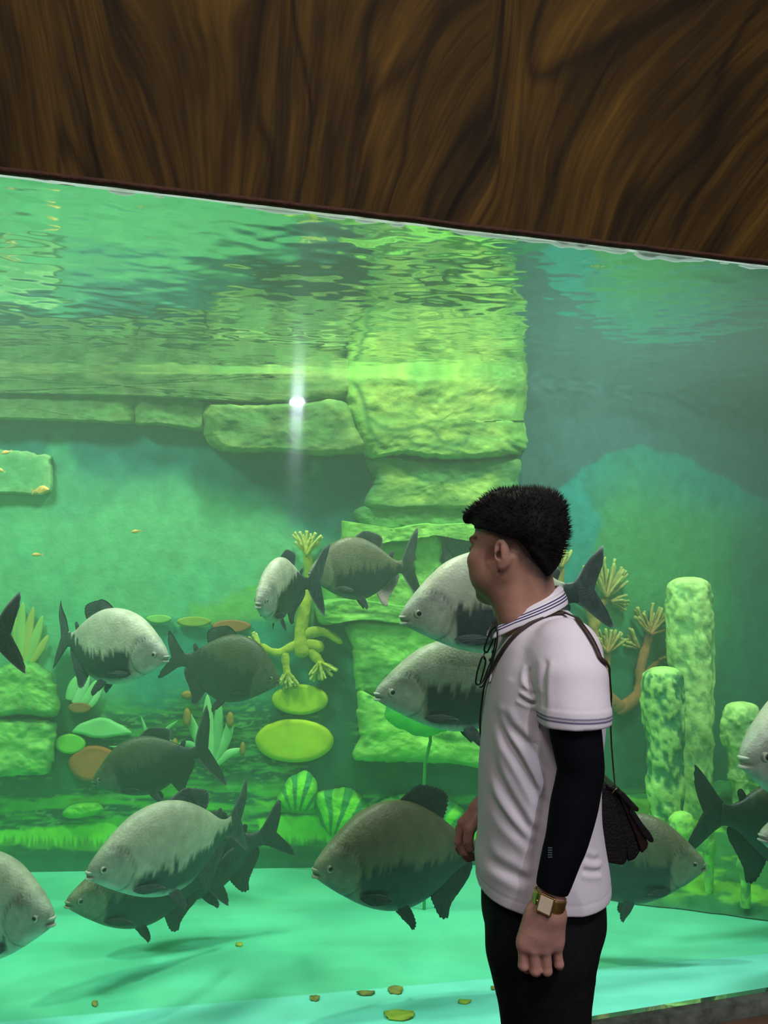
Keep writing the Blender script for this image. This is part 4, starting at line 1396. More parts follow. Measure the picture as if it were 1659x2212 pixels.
# skull, face, jaw
B.ell(h(-0.006, 0, 0.002), (0.091, 0.073, 0.078), HM, k=0.01)
B.ell(h(0.035, 0, -0.045), (0.052, 0.060, 0.062), HM, k=0.02)
B.ell(h(0.046, 0, -0.092), (0.040, 0.044, 0.044), HM, k=0.02)
for s_ in (1, -1):
    B.cap(h(-0.008, s_ * 0.056, -0.082), h(0.062, s_ * 0.022, -0.126), 0.016, 0.016, k=0.022)
    B.ell(h(0.052, s_ * 0.048, -0.058), (0.030, 0.021, 0.024), HM, k=0.018)   # cheek bone
    B.ell(h(0.045, s_ * 0.040, -0.090), (0.034, 0.026, 0.030), HM, k=0.02)   # cheek
    B.cap(h(0.084, s_ * 0.014, -0.016), h(0.070, s_ * 0.050, -0.014), 0.0085, 0.007, k=0.012)  # brow
    B.ell(h(0.077, s_ * 0.032, -0.034), (0.011, 0.014, 0.010), HM, k=0.006)
B.ell(h(0.076, 0, -0.132), (0.019, 0.021, 0.016), HM, k=0.014)
B.ell(h(0.080, 0, -0.100), (0.017, 0.026, 0.016), HM, k=0.01)
B.cap(h(0.088, 0, -0.026), h(0.108, 0, -0.068), 0.008, 0.011, k=0.010)
for s_ in (1, -1):
    B.ell(h(0.097, s_ * 0.012, -0.073), (0.012, 0.009, 0.008), HM, k=0.006)
B.cap(h(0.094, -0.018, -0.097), h(0.094, 0.018, -0.097), 0.006, 0.006, k=0.006)
B.cap(h(0.092, -0.015, -0.108), h(0.092, 0.015, -0.108), 0.0065, 0.0065, k=0.006)
B.cap(h(-0.01, 0, -0.112), h(0.05, 0, -0.128), 0.036, 0.022, k=0.022)
# ears
for s_ in (1, -1):
    E_ = np.stack([HF * 0.94 + HL * s_ * 0.34, HL * s_ * 0.94 - HF * 0.34, HU], 1)
    E_ = E_ @ np.array(Matrix.Rotation(math.radians(7), 3, 'Y'))
    ec = h(-0.026, s_ * 0.077, -0.046)
    B.ell(ec, (0.0165, 0.0085, 0.030), E_, k=0.006)
    B.ell(ec + HL * s_ * 0.007 + HF * 0.001 + HU * 0.005, (0.0085, 0.0065, 0.0165), E_, k=0.004, cut=True)
    B.ell(ec + HL * s_ * 0.004 + HF * 0.006 - HU * 0.003, (0.0065, 0.009, 0.008), E_, k=0.003, cut=True)
    B.cap(ec + HL * s_ * 0.004 - HF * 0.002 + HU * 0.014, ec + HL * s_ * 0.004 - HF * 0.004 - HU * 0.008, 0.0028, 0.003, k=0.003)
    B.ell(ec - HU * 0.024 + HF * 0.004, (0.009, 0.006, 0.010), E_, k=0.005)
# near arm
ARM = [(1228, 1402, 1.47, 52), (1238, 1480, 1.43, 50), (1243, 1579, 1.405, 46), (1250, 1625, 1.40, 42), (1254, 1662, 1.40, 40), (1249, 1695, 1.40, 39.5), (1239, 1745, 1.398, 40), (1225, 1811, 1.395, 36),
       (1212, 1852, 1.393, 33), (1197, 1904, 1.392, 28.5), (1188, 1938, 1.392, 26), (1182, 1960, 1.392, 26)]
AP = [w3(a, b, c) for a, b, c, r in ARM]
AR = [r / 1000 for a, b, c, r in ARM]
B.chain(AP, [r - (0.010 if i < 9 else 0.005 if i == 9 else 0.002) for i, r in enumerate(AR)], k=0.006)
B.cap(h(0.012, 0.034, -0.104), w3(1112, 1330, 1.580), 0.030, 0.034, k=0.03)


def hand(S, wrist, wr, knuck, pips, dips, tips, rad, thumb, k=0.007):
    for q, kn in enumerate(knuck):
        a = wrist + (kn - wrist) * 0.10
        a = a + (kn - np.mean(knuck, axis=0)) * 0.45
        S.cap(a, kn, wr * 0.55, rad[q] * 1.18, k=0.012)
        S.cap(wrist, a, wr * 0.75, wr * 0.6, k=0.012)
    for q in range(3):
        S.cap((knuck[q] + knuck[q + 1]) / 2 * 0.6 + wrist * 0.4, (knuck[q] + knuck[q + 1]) / 2 * 0.9 + wrist * 0.1, 0.012, 0.008, k=0.01)
    for q in range(4):
        S.cap(knuck[q], pips[q], rad[q] * 1.02, rad[q] * 0.96, k=0.0022)
        S.ell(pips[q], (rad[q] * 1.06,) * 3, k=0.002)
        S.cap(pips[q], dips[q], rad[q] * 0.95, rad[q] * 0.88, k=0.002)
        S.cap(dips[q], tips[q], rad[q] * 0.88, rad[q] * 0.76, k=0.002)
    for i in range(len(thumb) - 1):
        S.cap(thumb[i], thumb[i + 1], 0.0145 - 0.0015 * i, 0.013 - 0.0015 * i, k=0.006 if i == 0 else 0.002)


YH = 1.392
kn = [w3(1131, 2044, YH + 0.004), w3(1154, 2050, YH - 0.005), w3(1178, 2050, YH - 0.005), w3(1202, 2044, YH + 0.003)]
pp = [w3(1131, 2085, YH + 0.006), w3(1156, 2096, YH - 0.001), w3(1181, 2096, YH), w3(1207, 2082, YH + 0.006)]
dd = [w3(1138, 2092, YH + 0.032), w3(1160, 2099, YH + 0.028), w3(1183, 2098, YH + 0.029), w3(1208, 2086, YH + 0.030)]
tt_ = [w3(1141, 2072, YH + 0.048), w3(1162, 2078, YH + 0.046), w3(1184, 2077, YH + 0.046), w3(1206, 2068, YH + 0.044)]
rd = [0.0096, 0.0098, 0.0096, 0.0088]
th_ = [w3(1158, 1985, YH + 0.014), w3(1138, 2020, YH + 0.036), w3(1136, 2055, YH + 0.050), w3(1146, 2078, YH + 0.060)]
hand(B, w3(1180, 1966, YH), 0.027, kn, pp, dd, tt_, rd, th_)
B.cap(w3(1178, 1975, YH + 0.004), w3(1168, 2012, YH + 0.004), 0.026, 0.022, k=0.015)
B.cap(w3(1150, 1985, YH + 0.004), w3(1134, 2030, YH + 0.006), 0.013, 0.0125, k=0.015)
B.cap(w3(1200, 1980, YH + 0.004), w3(1200, 2028, YH + 0.006), 0.014, 0.0135, k=0.015)
# far arm and its hand, resting in front of the belt
YF = 1.80
FA = [w3(1190, 1400, 1.77), w3(1190, 1560, 1.83), w3(1165, 1650, 1.85), w3(1085, 1705, 1.84), w3(1040, 1745, 1.82)]
B.chain(FA, [0.045, 0.040, 0.036, 0.031, 0.025], k=0.01)
kn = [w3(998, 1778, YF - 0.012), w3(994, 1790, YF + 0.010), w3(997, 1804, YF + 0.030), w3(1003, 1814, YF + 0.048)]
pp = [w3(990, 1818, YF - 0.014), w3(990, 1830, YF + 0.008), w3(995, 1838, YF + 0.028), w3(1002, 1843, YF + 0.046)]
dd = [w3(1002, 1842, YF - 0.014), w3(1006, 1850, YF + 0.008), w3(1010, 1854, YF + 0.026), w3(1015, 1854, YF + 0.044)]
tt_ = [w3(1021, 1849, YF - 0.013), w3(1024, 1852, YF + 0.006), w3(1026, 1852, YF + 0.024), w3(1028, 1850, YF + 0.042)]
th_ = [w3(1030, 1765, YF - 0.018), w3(1014, 1792, YF - 0.030), w3(1011, 1816, YF - 0.032), w3(1015, 1832, YF - 0.030)]
hand(B, w3(1034, 1752, YF + 0.01), 0.025, kn, pp, dd, tt_, rd, th_)
V, F = B.mesh()
q = (V - HC) @ HM
SK, SK2 = np.array((0.38, 0.20, 0.135)), np.array((0.46, 0.24, 0.185))
C = np.ones((len(V), 3)) * SK
n_ = fbm(V[:, 0] * 25, V[:, 1] * 25, V[:, 2] * 25, 3)[:, None]
C = C * (0.9 + 0.2 * n_)
hz = sstep(0.9, 1.1, V[:, 2])[:, None]
C = C * hz + (SK2 * (0.9 + 0.2 * n_)) * (1 - hz)
azh = np.degrees(np.abs(np.arctan2(q[:, 1], q[:, 0])))
hl = np.interp(azh, [0, 45, 75, 95, 130, 150, 180], [0.030, 0.012, 0.004, -0.002, -0.018, -0.046, -0.092])
stub = sstep(-0.050, 0.002, q[:, 2] - hl) ** 0.8 * (V[:, 2] > 1.3) * np.maximum(sstep(0.012, -0.02, q[:, 0]), sstep(-0.018, 0.004, q[:, 2] - hl))
stub = stub * sstep(0.0, 0.010, np.linalg.norm((q - np.array((-0.026, 0.084, -0.046))) / np.array((1.0, 0.45, 1.7)), axis=1) - 0.010)
C = C * (1 - 0.86 * stub[:, None]) + np.array((0.03, 0.028, 0.028)) * (0.86 * stub[:, None])
for s_ in (1, -1):
    br = np.exp(-((q[:, 2] + 0.012 - 0.05 * np.abs(q[:, 1] * 0.3)) / 0.0045) ** 2) * (q[:, 0] > 0.05) * (np.abs(q[:, 1] * s_ - 0.034) < 0.024)
    C = C * (1 - 0.85 * br[:, None]) + 0.01 * 0.85 * br[:, None]
    ey = np.exp(-((q[:, 2] + 0.034) / 0.0045) ** 2) * (q[:, 0] > 0.05) * (np.abs(q[:, 1] * s_ - 0.033) < 0.013)
    C = C * (1 - 0.8 * ey[:, None]) + 0.015 * 0.8 * ey[:, None]
lipm_ = np.exp(-((q[:, 2] + 0.102) / 0.009) ** 2) * (q[:, 0] > 0.085) * (np.abs(q[:, 1]) < 0.024)
C = C * (1 - lipm_[:, None]) + np.array((0.36, 0.13, 0.11)) * lipm_[:, None]
pobj('body', V, F, skin, colors=np.clip(C, 0, 1))

# hair
Hs = Sculpt(HC - 0.16, HC + 0.16, 0.0028)
Hs.ell(h(-0.010, 0, 0.004), (0.097, 0.081, 0.083), HM, k=0.01)
Hs.ell(h(-0.068, 0.0, 0.004), (0.040, 0.062, 0.060), HM, k=0.02)
Hs.ell(h(-0.066, 0.0, -0.050), (0.032, 0.050, 0.050), HM, k=0.02)
Hs.cap(h(0.015, 0.030, 0.056), h(0.090, 0.034, 0.034), 0.028, 0.015, k=0.02)
Hs.cap(h(0.015, -0.030, 0.056), h(0.088, -0.030, 0.036), 0.028, 0.015, k=0.02)
Hs.cap(h(0.020, 0.0, 0.060), h(0.098, 0.0, 0.036), 0.026, 0.015, k=0.02)
Hs.ell(h(-0.048, 0.0, 0.050), (0.058, 0.058, 0.034), HM, k=0.02)
sl, X, Y, Z = Hs._box(HC - 0.2, HC + 0.2, 0)
pq = np.stack([X - HC[0], Y - HC[1], Z - HC[2]], -1) @ HM
az = np.degrees(np.abs(np.arctan2(pq[..., 1], pq[..., 0])))
gl_ = np.interp(az, [0, 28, 45, 75, 95, 130, 150, 180], [0.026, 0.020, 0.008, 0.004, -0.002, -0.018, -0.046, -0.092])
jn = 0.006 * (fbm(X * 220, Y * 220, Z * 60, 2) - 0.5)
Hs.d = np.maximum(Hs.d, (gl_ + jn - pq[..., 2]).astype(np.float32))
Hs.d += (0.004 * (fbm(X * 90, Y * 90, Z * 40, 2) - 0.5)).astype(np.float32)
V, F = Hs.mesh()
Nn = vnormals(V, F)
cen_ = (V - HC)
if ((Nn * cen_).sum(1)).mean() < 0:
    Nn = -Nn
HV = [tuple(v) for v in V]
HFc = [tuple(f) for f in F.tolist()]
r = random.Random(11)
qq = (V - HC) @ HM
cand = np.where((qq[:, 2] > np.interp(np.degrees(np.abs(np.arctan2(qq[:, 1], qq[:, 0]))), [0, 45, 95, 150, 180], [0.05, 0.035, 0.012, -0.03, -0.07])))[0]
for i in r.sample(list(cand), 2600):
    p, nrm_ = V[i], Nn[i]
    back = np.clip(-qq[i, 0] / 0.1, -1, 1)
    dirn = nrm_ * 1.0 + HU * (0.35 + 0.2 * back) + HF * (0.55 if back < 0 else 0.0) + np.array([r.uniform(-.35, .35) for _ in range(3)])
    dirn /= np.linalg.norm(dirn)
    ln = r.uniform(0.006, 0.013) * (1.0 + 0.45 * max(0, back))
    side = np.cross(dirn, (0.3, 0.2, 0.9))
    side /= np.linalg.norm(side)
    s2 = np.cross(dirn, side)
    b0 = p - nrm_ * 0.003
    o = len(HV)
    w_ = 0.0013
    HV += [tuple(b0 + side * w_), tuple(b0 - side * w_ * .5 + s2 * w_), tuple(b0 - side * w_ * .5 - s2 * w_), tuple(p + dirn * ln)]
    HFc += [(o, o + 1, o + 3), (o + 1, o + 2, o + 3), (o + 2, o, o + 3)]
pobj('hair', HV, HFc, hairm)

# polo shirt
S = Sculpt((0.10, 1.30, 0.88), (0.56, 1.96, 1.50), 0.003)
rows = []
for py, xl, xr, yh in ((1318, 1140, 1226, 0.045), (1335, 1114, 1243, 0.070), (1352, 1096, 1259, 0.100), (1375, 1082, 1275, 0.140), (1402, 1071, 1287, 0.165), (1450, 1058, 1297, 0.182), (1500, 1050, 1300, 0.182), (1560, 1045, 1295, 0.177),
                       (1650, 1038, 1288, 0.172), (1740, 1035, 1288, 0.170), (1800, 1034, 1295, 0.170), (1850, 1028, 1303, 0.176), (1885, 1030, 1306, 0.180), (1900, 1030, 1306, 0.180)):
    a, b = w3(xl, py, YM), w3(xr, py, YM)
    rows.append((a[2], (a[0] + b[0]) / 2, (b[0] - a[0]) / 2, YM, yh))
S.loft(rows, p=2.25)
S.cap(w3(1180, 1400, 1.57), w3(1222, 1410, 1.475), 0.058, 0.060, k=0.03)
SP_ = [w3(1224, 1410, 1.472), w3(1236, 1470, 1.432), w3(1243, 1540, 1.412), w3(1244, 1625, 1.402)]
S.chain(SP_, [0.061, 0.060, 0.0575, 0.056], k=0.022)
S.chain([w3(1180, 1400, 1.75), w3(1195, 1500, 1.81), w3(1190, 1590, 1.83)], [0.062, 0.058, 0.055], k=0.02)
zh = w3(1243, 1578, 1.36)[2]
sl, X, Y, Z = S._box(np.array(S.lo), np.array(S.lo) + S.h * (S.n - 1), 0)
zloc = zh + 0.05 * (Y - 1.36) * 0 + 0.02 * (X - w3(1243, 1578, 1.4)[0])
armax = np.interp(Z, [zh - 0.3, zh], [AP[6][0] - 0.01, AP[2][0]])
d2 = np.sqrt((X - AP[2][0]) ** 2 + (Y - 1.402) ** 2) - 0.066
# cut below the sleeve hem, leaving the trunk
trunk = S.d.copy() * 0
cut = np.maximum(np.maximum(d2, Z - zloc), Y - 1.437)
S.d = np.maximum(S.d, -cut.astype(np.float32))
S.d = np.maximum(S.d, (0.922 + 0.004 * np.sin(X * 60) - Z).astype(np.float32))
V, F = S.mesh()
Nn = vnormals(V, F)
if (Nn * (V - V.mean(0))).sum(1).mean() < 0:
    Nn = -Nn
px, py = PX(V[:, 0], V[:, 1], V[:, 2])
near = sstep(0.15, 0.5, -Nn[:, 1]) * (V[:, 1] < 1.62)


def pl_dist(px, py, P):
    P = catmull(P, 6)
    d = np.full(px.shape, 1e9)
    t_ = np.zeros(px.shape)
    sg = np.zeros(px.shape)
    for i in range(len(P) - 1):
        (x0, y0), (x1, y1) = P[i], P[i + 1]
        L2 = (x1 - x0) ** 2 + (y1 - y0) ** 2 + 1e-9
        t = np.clip(((px - x0) * (x1 - x0) + (py - y0) * (y1 - y0)) / L2, 0, 1)
        dd_ = np.hypot(px - x0 - t * (x1 - x0), py - y0 - t * (y1 - y0))
        m = dd_ < d
        d = np.where(m, dd_, d)
        t_ = np.where(m, (i + t) / (len(P) - 1), t_)
        sg = np.where(m, np.sign((x1 - x0) * (py - y0) - (y1 - y0) * (px - x0)), sg)
    return d, t_, sg


FOLDS = [([(1059, 1515), (1073, 1556), (1106, 1619), (1145, 1692), (1174, 1748)], 7.5, 7), ([(1082, 1530), (1102, 1570), (1145, 1612), (1174, 1672)], 6, 7), ([(1049, 1579), (1069, 1665), (1116, 1751), (1162, 1815)], 7, 8),
         ([(1043, 1685), (1063, 1728), (1099, 1778), (1156, 1834)], 5.5, 8), ([(1036, 1825), (1059, 1858), (1109, 1888), (1152, 1907)], 6, 9), ([(1118, 1503), (1140, 1516), (1164, 1519)], 5, 4), ([(1124, 1484), (1146, 1500), (1166, 1502)], 4, 4),
         ([(1148, 1440), (1140, 1462), (1150, 1490), (1166, 1512)], 5, 5), ([(1166, 1512), (1160, 1579), (1176, 1645), (1179, 1712), (1166, 1778), (1155, 1844), (1151, 1935)], 6, 9), ([(1256, 1880), (1280, 1884), (1300, 1882)], 4, 5),
         ([(1262, 1850), (1282, 1858), (1298, 1852)], 3, 5), ([(1100, 1600), (1140, 1672), (1166, 1716)], 3.5, 6), ([(1180, 1420), (1172, 1470), (1172, 1540)], 4, 6), ([(1140, 1395), (1120, 1440), (1100, 1470)], 2, 10)]
disp = np.zeros(len(V))
for P, am, wd in FOLDS:
    d, t_, sg = pl_dist(px, py, P)
    en = sstep(0, 0.2, t_) * sstep(1, 0.8, t_)
    wd = wd * 1.25
    g_ = -np.exp(-(d / wd) ** 2) + 0.6 * np.exp(-((d - wd * 1.9) / (wd * 1.1)) ** 2)
    disp += g_ * am * 0.00078 * en
disp = disp * near + 0.003 * (fbm(V[:, 0] * 14 + V[:, 2] * 7, V[:, 1] * 9, V[:, 2] * 9, 3) - 0.5)
# hem and cuff beads, shoulder seam
arm_side = (V[:, 1] < 1.47) & (px > 1170)
dz = V[:, 2] - 0.922
disp += 0.0012 * np.exp(-((dz - 0.024) / 0.0015) ** 2) * -1 * (V[:, 1] < 1.9)
cuf = (np.hypot(V[:, 0] - AP[2][0], V[:, 1] - 1.402) < 0.072) & (V[:, 2] > zh - 0.006) & (Nn[:, 2] > -0.5)
disp += np.where(cuf, 0.0012 * sstep(0.034, 0.030, V[:, 2] - zh), 0)
seam = [(1196, 1372), (1180, 1400), (1172, 1440), (1170, 1500)]
V = V + Nn * disp[:, None]
C = np.ones((len(V), 3)) * np.array((0.78, 0.74, 0.77))
dzc = V[:, 2] - zh
for o_ in (0.013, 0.0185):
    st_ = np.exp(-((dzc - o_) / 0.0017) ** 4) * cuf
    C = C * (1 - st_[:, None]) + np.array((0.03, 0.035, 0.12)) * st_[:, None]
polo = pobj('polo_shirt', V, F, shirtm, colors=C)
bvh = BVHTree.FromPolygons([Vector(v) for v in V], [tuple(f) for f in F.tolist()])


def on_shirt(x, y, off=0.0015):
    d = (W(x, y, 1.0) - CAM).normalized()
    hit_, n_, _, _ = bvh.ray_cast(CAM, d)
    if hit_ is None:
        p = W(x, y, YM)
        hit_, n_, _, _ = bvh.find_nearest(p)
    if n_.dot(d) > 0:
        n_ = -n_
    return hit_ + n_ * off, n_


# collar: a folded band tilted down to the front, open at the throat
V, F, C = [], [], []
nt, nv = 96, 46
cx_ = float(w3(1150, 1300, YM)[0])
for i in range(nt):
    th = math.radians(28 + (360 - 56) * i / (nt - 1))     # measured from the front (-x)
    fx, fy = -math.cos(th), -math.sin(th)
    bk = (1 + fx) / 2                                     # 1 at the back, 0 at the front
    px_ = 1088 + (1210 - 1088) * bk
    cxo = 0.004 * bk
    zt_ = float(w3(1150, 1334 - 70 * bk ** 0.85, YM)[2])
    top = np.array((cx_ - 0.004 + fx * 0.058, YM + fy * 0.058, zt_))
    tipx = max(0.0, 1 - (math.degrees(min(th, 2 * math.pi - th)) - 28) / 30)
    depth = 0.036 + 0.010 * tipx
    outw = 0.030 + 0.004 * tipx - 0.012 * bk
    nrm_ = np.array((fx, fy, 0))
    for j in range(nv):
        v = j / (nv - 1)
        o_ = outw * math.sin(v * math.pi / 2) ** 0.9 + 0.003 * math.sin(min(1, v * 3) * math.pi)
        p = top + nrm_ * o_ + np.array((0, 0, -1)) * depth * v ** 1.15 + np.array((-0.006 * tipx * v, 0, 0))
        V.append(p)
        band = any(abs(v - q_) < 0.034 for q_ in (0.46, 0.60, 0.74))
        C.append((0.03, 0.035, 0.12) if band else (0.78, 0.75, 0.77))
base = len(V)
for k in range(base):
    i = k // nv
    th = math.radians(28 + (360 - 56) * i / (nt - 1))
    V.append(V[k] + np.array((math.cos(th), math.sin(th), 0)) * 0.0028 + np.array((0, 0, -0.001)))
    C.append((0.78, 0.75, 0.77))
for i in range(nt - 1):
    for j in range(nv - 1):
        a = i * nv + j
        F.append((a, a + nv, a + nv + 1, a + 1))
        F.append((base + a, base + a + 1, base + a + nv + 1, base + a + nv))
for i in range(nt - 1):
    for j in (0, nv - 1):
        a, b = i * nv + j, (i + 1) * nv + j
        F.append((a, b, base + b, base + a))
for i in (0, nt - 1):
    for j in range(nv - 1):
        a, b = i * nv + j, i * nv + j + 1
        F.append((a, b, base + b, base + a))
o = pobj('collar', V, F, shirtm, polo, colors=np.array(C))
o.location = (0, 0, 0)
# buttons on the placket
btn = pmat('dark_button', (0.015, 0.012, 0.012), 0.35)
for bx, by in ((1056, 1406), (1059, 1426)):
    p, n_ = on_shirt(bx + 4, by, 0.001)
    v, f = tube_vf([p, p + Vector((-0.55, -0.83, 0)) * 0.004], [0.0052, 0.0045], 16)
    pobj('button', v, f, btn, polo)
# placket strip
V, F = [], []
pls = [(1074, 1370), (1067, 1395), (1064, 1425), (1060, 1452), (1058, 1475)]
PP = [on_shirt(x, y, 0.0) for x, y in catmull(pls, 5)]
for i, (p, n_) in enumerate(PP):
    t = (PP[min(i + 1, len(PP) - 1)][0] - PP[max(i - 1, 0)][0]).normalized()
    s_ = t.cross(n_).normalized()
    for a_, b_ in ((-0.012, 0.0), (-0.012, 0.002), (0.006, 0.002), (0.006, 0.0)):
        V.append(p + s_ * a_ + n_ * b_)
for i in range(len(PP) - 1):
    for a_ in range(4):
        F.append((4 * i + a_, 4 * i + (a_ + 1) % 4, 4 * i + 4 + (a_ + 1) % 4, 4 * i + 4 + a_))
pobj('placket', V, F, shirtm, polo, colors=np.array([(0.78, 0.74, 0.77)] * len(V)))

# trousers
T = Sculpt((0.06, 1.38, 0.04), (0.58, 1.86, 0.98), 0.004)
rows = []
for z, xl, xr, yh in ((0.96, 1046, 1292, 0.15), (0.92, 1042, 1295, 0.158), (0.86, 1042, 1296, 0.164), (0.82, 1054, 1280, 0.160), (0.785, 1072, 1266, 0.14)):
    a, b = w3(xl, 1900, YM), w3(xr, 1900, YM)
    rows.append((z, (a[0] + b[0]) / 2, (b[0] - a[0]) / 2, YM, yh))
T.loft(rows, p=2.3)
for yl, o_ in ((1.540, 0.0), (1.680, 0.0)):
    xa = lambda px_, py_: w3(px_, py_, yl)[0] + o_
    T.chain([(xa(1168, 1980), yl, 0.862), (xa(1167, 2060), yl, 0.822), (xa(1174, 2130), yl, 0.763), (xa(1178, 2212), yl, 0.694), (xa(1186, 2212), yl, 0.47), (xa(1196, 2212), yl, 0.28), (xa(1203, 2212), yl, 0.07)],
            [0.096, 0.099, 0.089, 0.080, 0.074, 0.066, 0.058], k=0.02)
V, F = T.mesh()
V[:, :] += vnormals(V, F) * (0.004 * (fbm(V[:, 0] * 12, V[:, 1] * 12, V[:, 2] * 7, 3) - 0.5))[:, None]
pobj('trousers', V, F, trousm)
shoe = pmat('black_shoe', (0.015, 0.014, 0.013), 0.4)
for yl, o_ in ((1.540, 0.0), (1.680, 0.0)):
    xs_ = w3(1203, 2212, yl)[0] + o_
    K = Sculpt((xs_ - 0.24, yl - 0.07, -0.01), (xs_ + 0.12, yl + 0.07, 0.14), 0.004)
    K.cap((xs_ + 0.03, yl, 0.045), (xs_ - 0.15, yl, 0.035), 0.042, 0.038, k=0.02)
    K.cap((xs_, yl, 0.05), (xs_ + 0.005, yl, 0.10), 0.045, 0.045, k=0.02)
    sl, X, Y, Z = K._box(K.lo, K.lo + K.h * (K.n - 1), 0)
    K.d = np.maximum(K.d, (0.002 - Z).astype(np.float32))
    V, F = K.mesh()
    pobj('shoe', V, F, shoe)

# black arm sleeve
i0 = 2
P = catmull([tuple(AP[2] + np.array((-0.004, 0.004, 0.05))) + (AR[2] - 0.001,), tuple(AP[2]) + (AR[2],)] + [tuple(AP[i]) + (AR[i] + 0.0015,) for i in range(3, 9)] + [tuple(AP[9]) + (AR[9] + 0.002,)] + [tuple(AP[9] * 0.55 + AP[10] * 0.45) + (AR[10] + 0.0025,)], 8)
V, F = tube_vf([p[:3] for p in P], [p[3] for p in P], 40)
sv = pobj('arm_sleeve', V, F, sleevem)
PF_ = catmull([tuple(FA[0] + np.array((0.02, 0.01, -0.08))) + (0.043,)] + [tuple(FA[i]) + (r_,) for i, r_ in ((1, 0.044), (2, 0.040), (3, 0.034))] + [tuple(FA[3] * 0.3 + FA[4] * 0.7) + (0.029,)], 8)
vf_, ff_ = tube_vf([p[:3] for p in PF_], [p[3] for p in PF_], 40)
pobj('arm_sleeve', vf_, ff_, sleevem)
# tiny grey maker's mark on the arm sleeve
mk = pmat('grey_print', (0.10, 0.13, 0.18), 0.6)
d0 = (W(1188, 1840, 1.0) - CAM).normalized()
svb = BVHTree.FromPolygons([Vector(v) for v in V], [tuple(f) for f in F])
V, F = [], []
for yy in np.arange(1830, 1852, 5.0):
    for xx, ww in ((1184.5, 4.5), (1190, 3)):
        Q = []
        for a_, b_ in ((0, 0), (ww, 0.4), (ww, 3.0), (0, 2.6)):
            hit_, n_, _, _ = svb.ray_cast(CAM, (W(xx + a_, yy + b_, 1.0) - CAM).normalized())
            if hit_ is None:
                break
            if n_.dot(d0) > 0:
                n_ = -n_
            Q.append((hit_, n_))
        if len(Q) == 4:
            o = len(V)
            V += [p + n_ * 0.0003 for p, n_ in Q] + [p + n_ * 0.0009 for p, n_ in Q]
            F += [(o + 4, o + 5, o + 6, o + 7)] + [(o + a_, o + (a_ + 1) % 4, o + 4 + (a_ + 1) % 4, o + 4 + a_) for a_ in range(4)]
if V:
    pobj('printed_mark', V, F, mk, sv, smooth=False)

# wristwatch
gold = pmat('gold_metal', (0.62, 0.43, 0.13), 0.28, metal=1.0, noise=0.2, nscale=300)
dial = pmat('pale_dial', (0.62, 0.52, 0.36), 0.25)
wc = (AP[10] + AP[11]) / 2 * 0.5 + AP[10] * 0.5
wa = Vector(AP[11] - AP[9]).normalized()
watch = empty('wristwatch', wc)
tag(watch, 'gold wristwatch with a square pale dial on the near wrist', 'watch')


def ring(c, ax, r0, r1, w_, n=48, sq=1.0):
    ax = Vector(ax)
    s_ = ax.cross(Vector((0, 1, 0))).normalized()
    q_ = ax.cross(s_)
    V, F = [], []
    prof = [(r0, -w_), (r1 - 0.0008, -w_), (r1, -w_ * 0.8), (r1, w_ * 0.8), (r1 - 0.0008, w_), (r0, w_)]
    for i in range(n):
        a = 2 * math.pi * i / n
        for rr, hh in prof:
            lk = 0.0004 * math.sin(i * math.pi * 0.9)
            V.append(Vector(c) + (s_ * math.cos(a) + q_ * math.sin(a) * sq) * (rr + lk) + ax * hh)
    m = len(prof)
    for i in range(n):
        for j in range(m):
            F.append((i * m + j, ((i + 1) % n) * m + j, ((i + 1) % n) * m + (j + 1) % m, i * m + (j + 1) % m))
    return V, F


V, F = ring((0, 0, 0), wa, 0.0262, 0.0292, 0.0105)
mesh_obj('band', V, F, gold, watch)
fd = Vector((-0.42, -0.9, 0))
fd = (fd - wa * fd.dot(wa)).normalized()
sd_ = wa.cross(fd)


def obox(c, u, v, w_, a, b, d_):
    V = [Vector(c) + u * i * a + v * j * b + w_ * k_ * d_ for k_ in (-1, 1) for j in (-1, 1) for i in (-1, 1)]
    F = [(0, 2, 3, 1), (4, 5, 7, 6), (0, 1, 5, 4), (2, 6, 7, 3), (0, 4, 6, 2), (1, 3, 7, 5)]
    return V, F


def bev(o, w_, s_=3):
    m = o.modifiers.new('bevel', 'BEVEL')
    m.width = w_
    m.segments = s_
    m.limit_method = 'ANGLE'
    return o


V, F = obox(fd * 0.031, sd_, wa, fd, 0.0135, 0.0160, 0.0035)
bev(mesh_obj('case', V, F, gold, watch, smooth=False), 0.0015)
V, F = obox(fd * 0.0347, sd_, wa, fd, 0.0110, 0.0130, 0.0006)
bev(mesh_obj('dial', V, F, dial, watch, smooth=False), 0.0005)
V, F = tube_vf([fd * 0.031 + sd_ * 0.0135, fd * 0.031 + sd_ * 0.017], 0.002, 10)
mesh_obj('crown', V, F, gold, watch)

# glasses hooked into the placket
blk = pmat('black_frame', (0.008, 0.009, 0.009), 0.25, spec=0.5)
lens, N, L = new_mat('clear_lens')
N.remove(N['Principled BSDF'])
tr = N.new('ShaderNodeBsdfTransparent')
tr.inputs['Color'].default_value = (0.80, 0.92, 0.86, 1)
gl = N.new('ShaderNodeBsdfGlossy')
gl.inputs['Roughness'].default_value = 0.05
mx = N.new('ShaderNodeMixShader')
mx.inputs[0].default_value = 0.05
L.new(tr.outputs[0], mx.inputs[1])
L.new(gl.outputs[0], mx.inputs[2])
L.new(mx.outputs[0], N['Material Output'].inputs['Surface'])
gY = 1.575
gc = W(1050, 1415, gY)
gls = empty('eyeglasses', gc)
tag(gls, 'black framed eyeglasses hooked by one arm in the neck of the white shirt', 'glasses')
L1 = [(1071, 1354, -.018), (1060, 1364, -.010), (1050, 1388, 0.0), (1046, 1404, .008), (1052, 1409, .014), (1061, 1392, .008), (1069, 1370, -.004)]
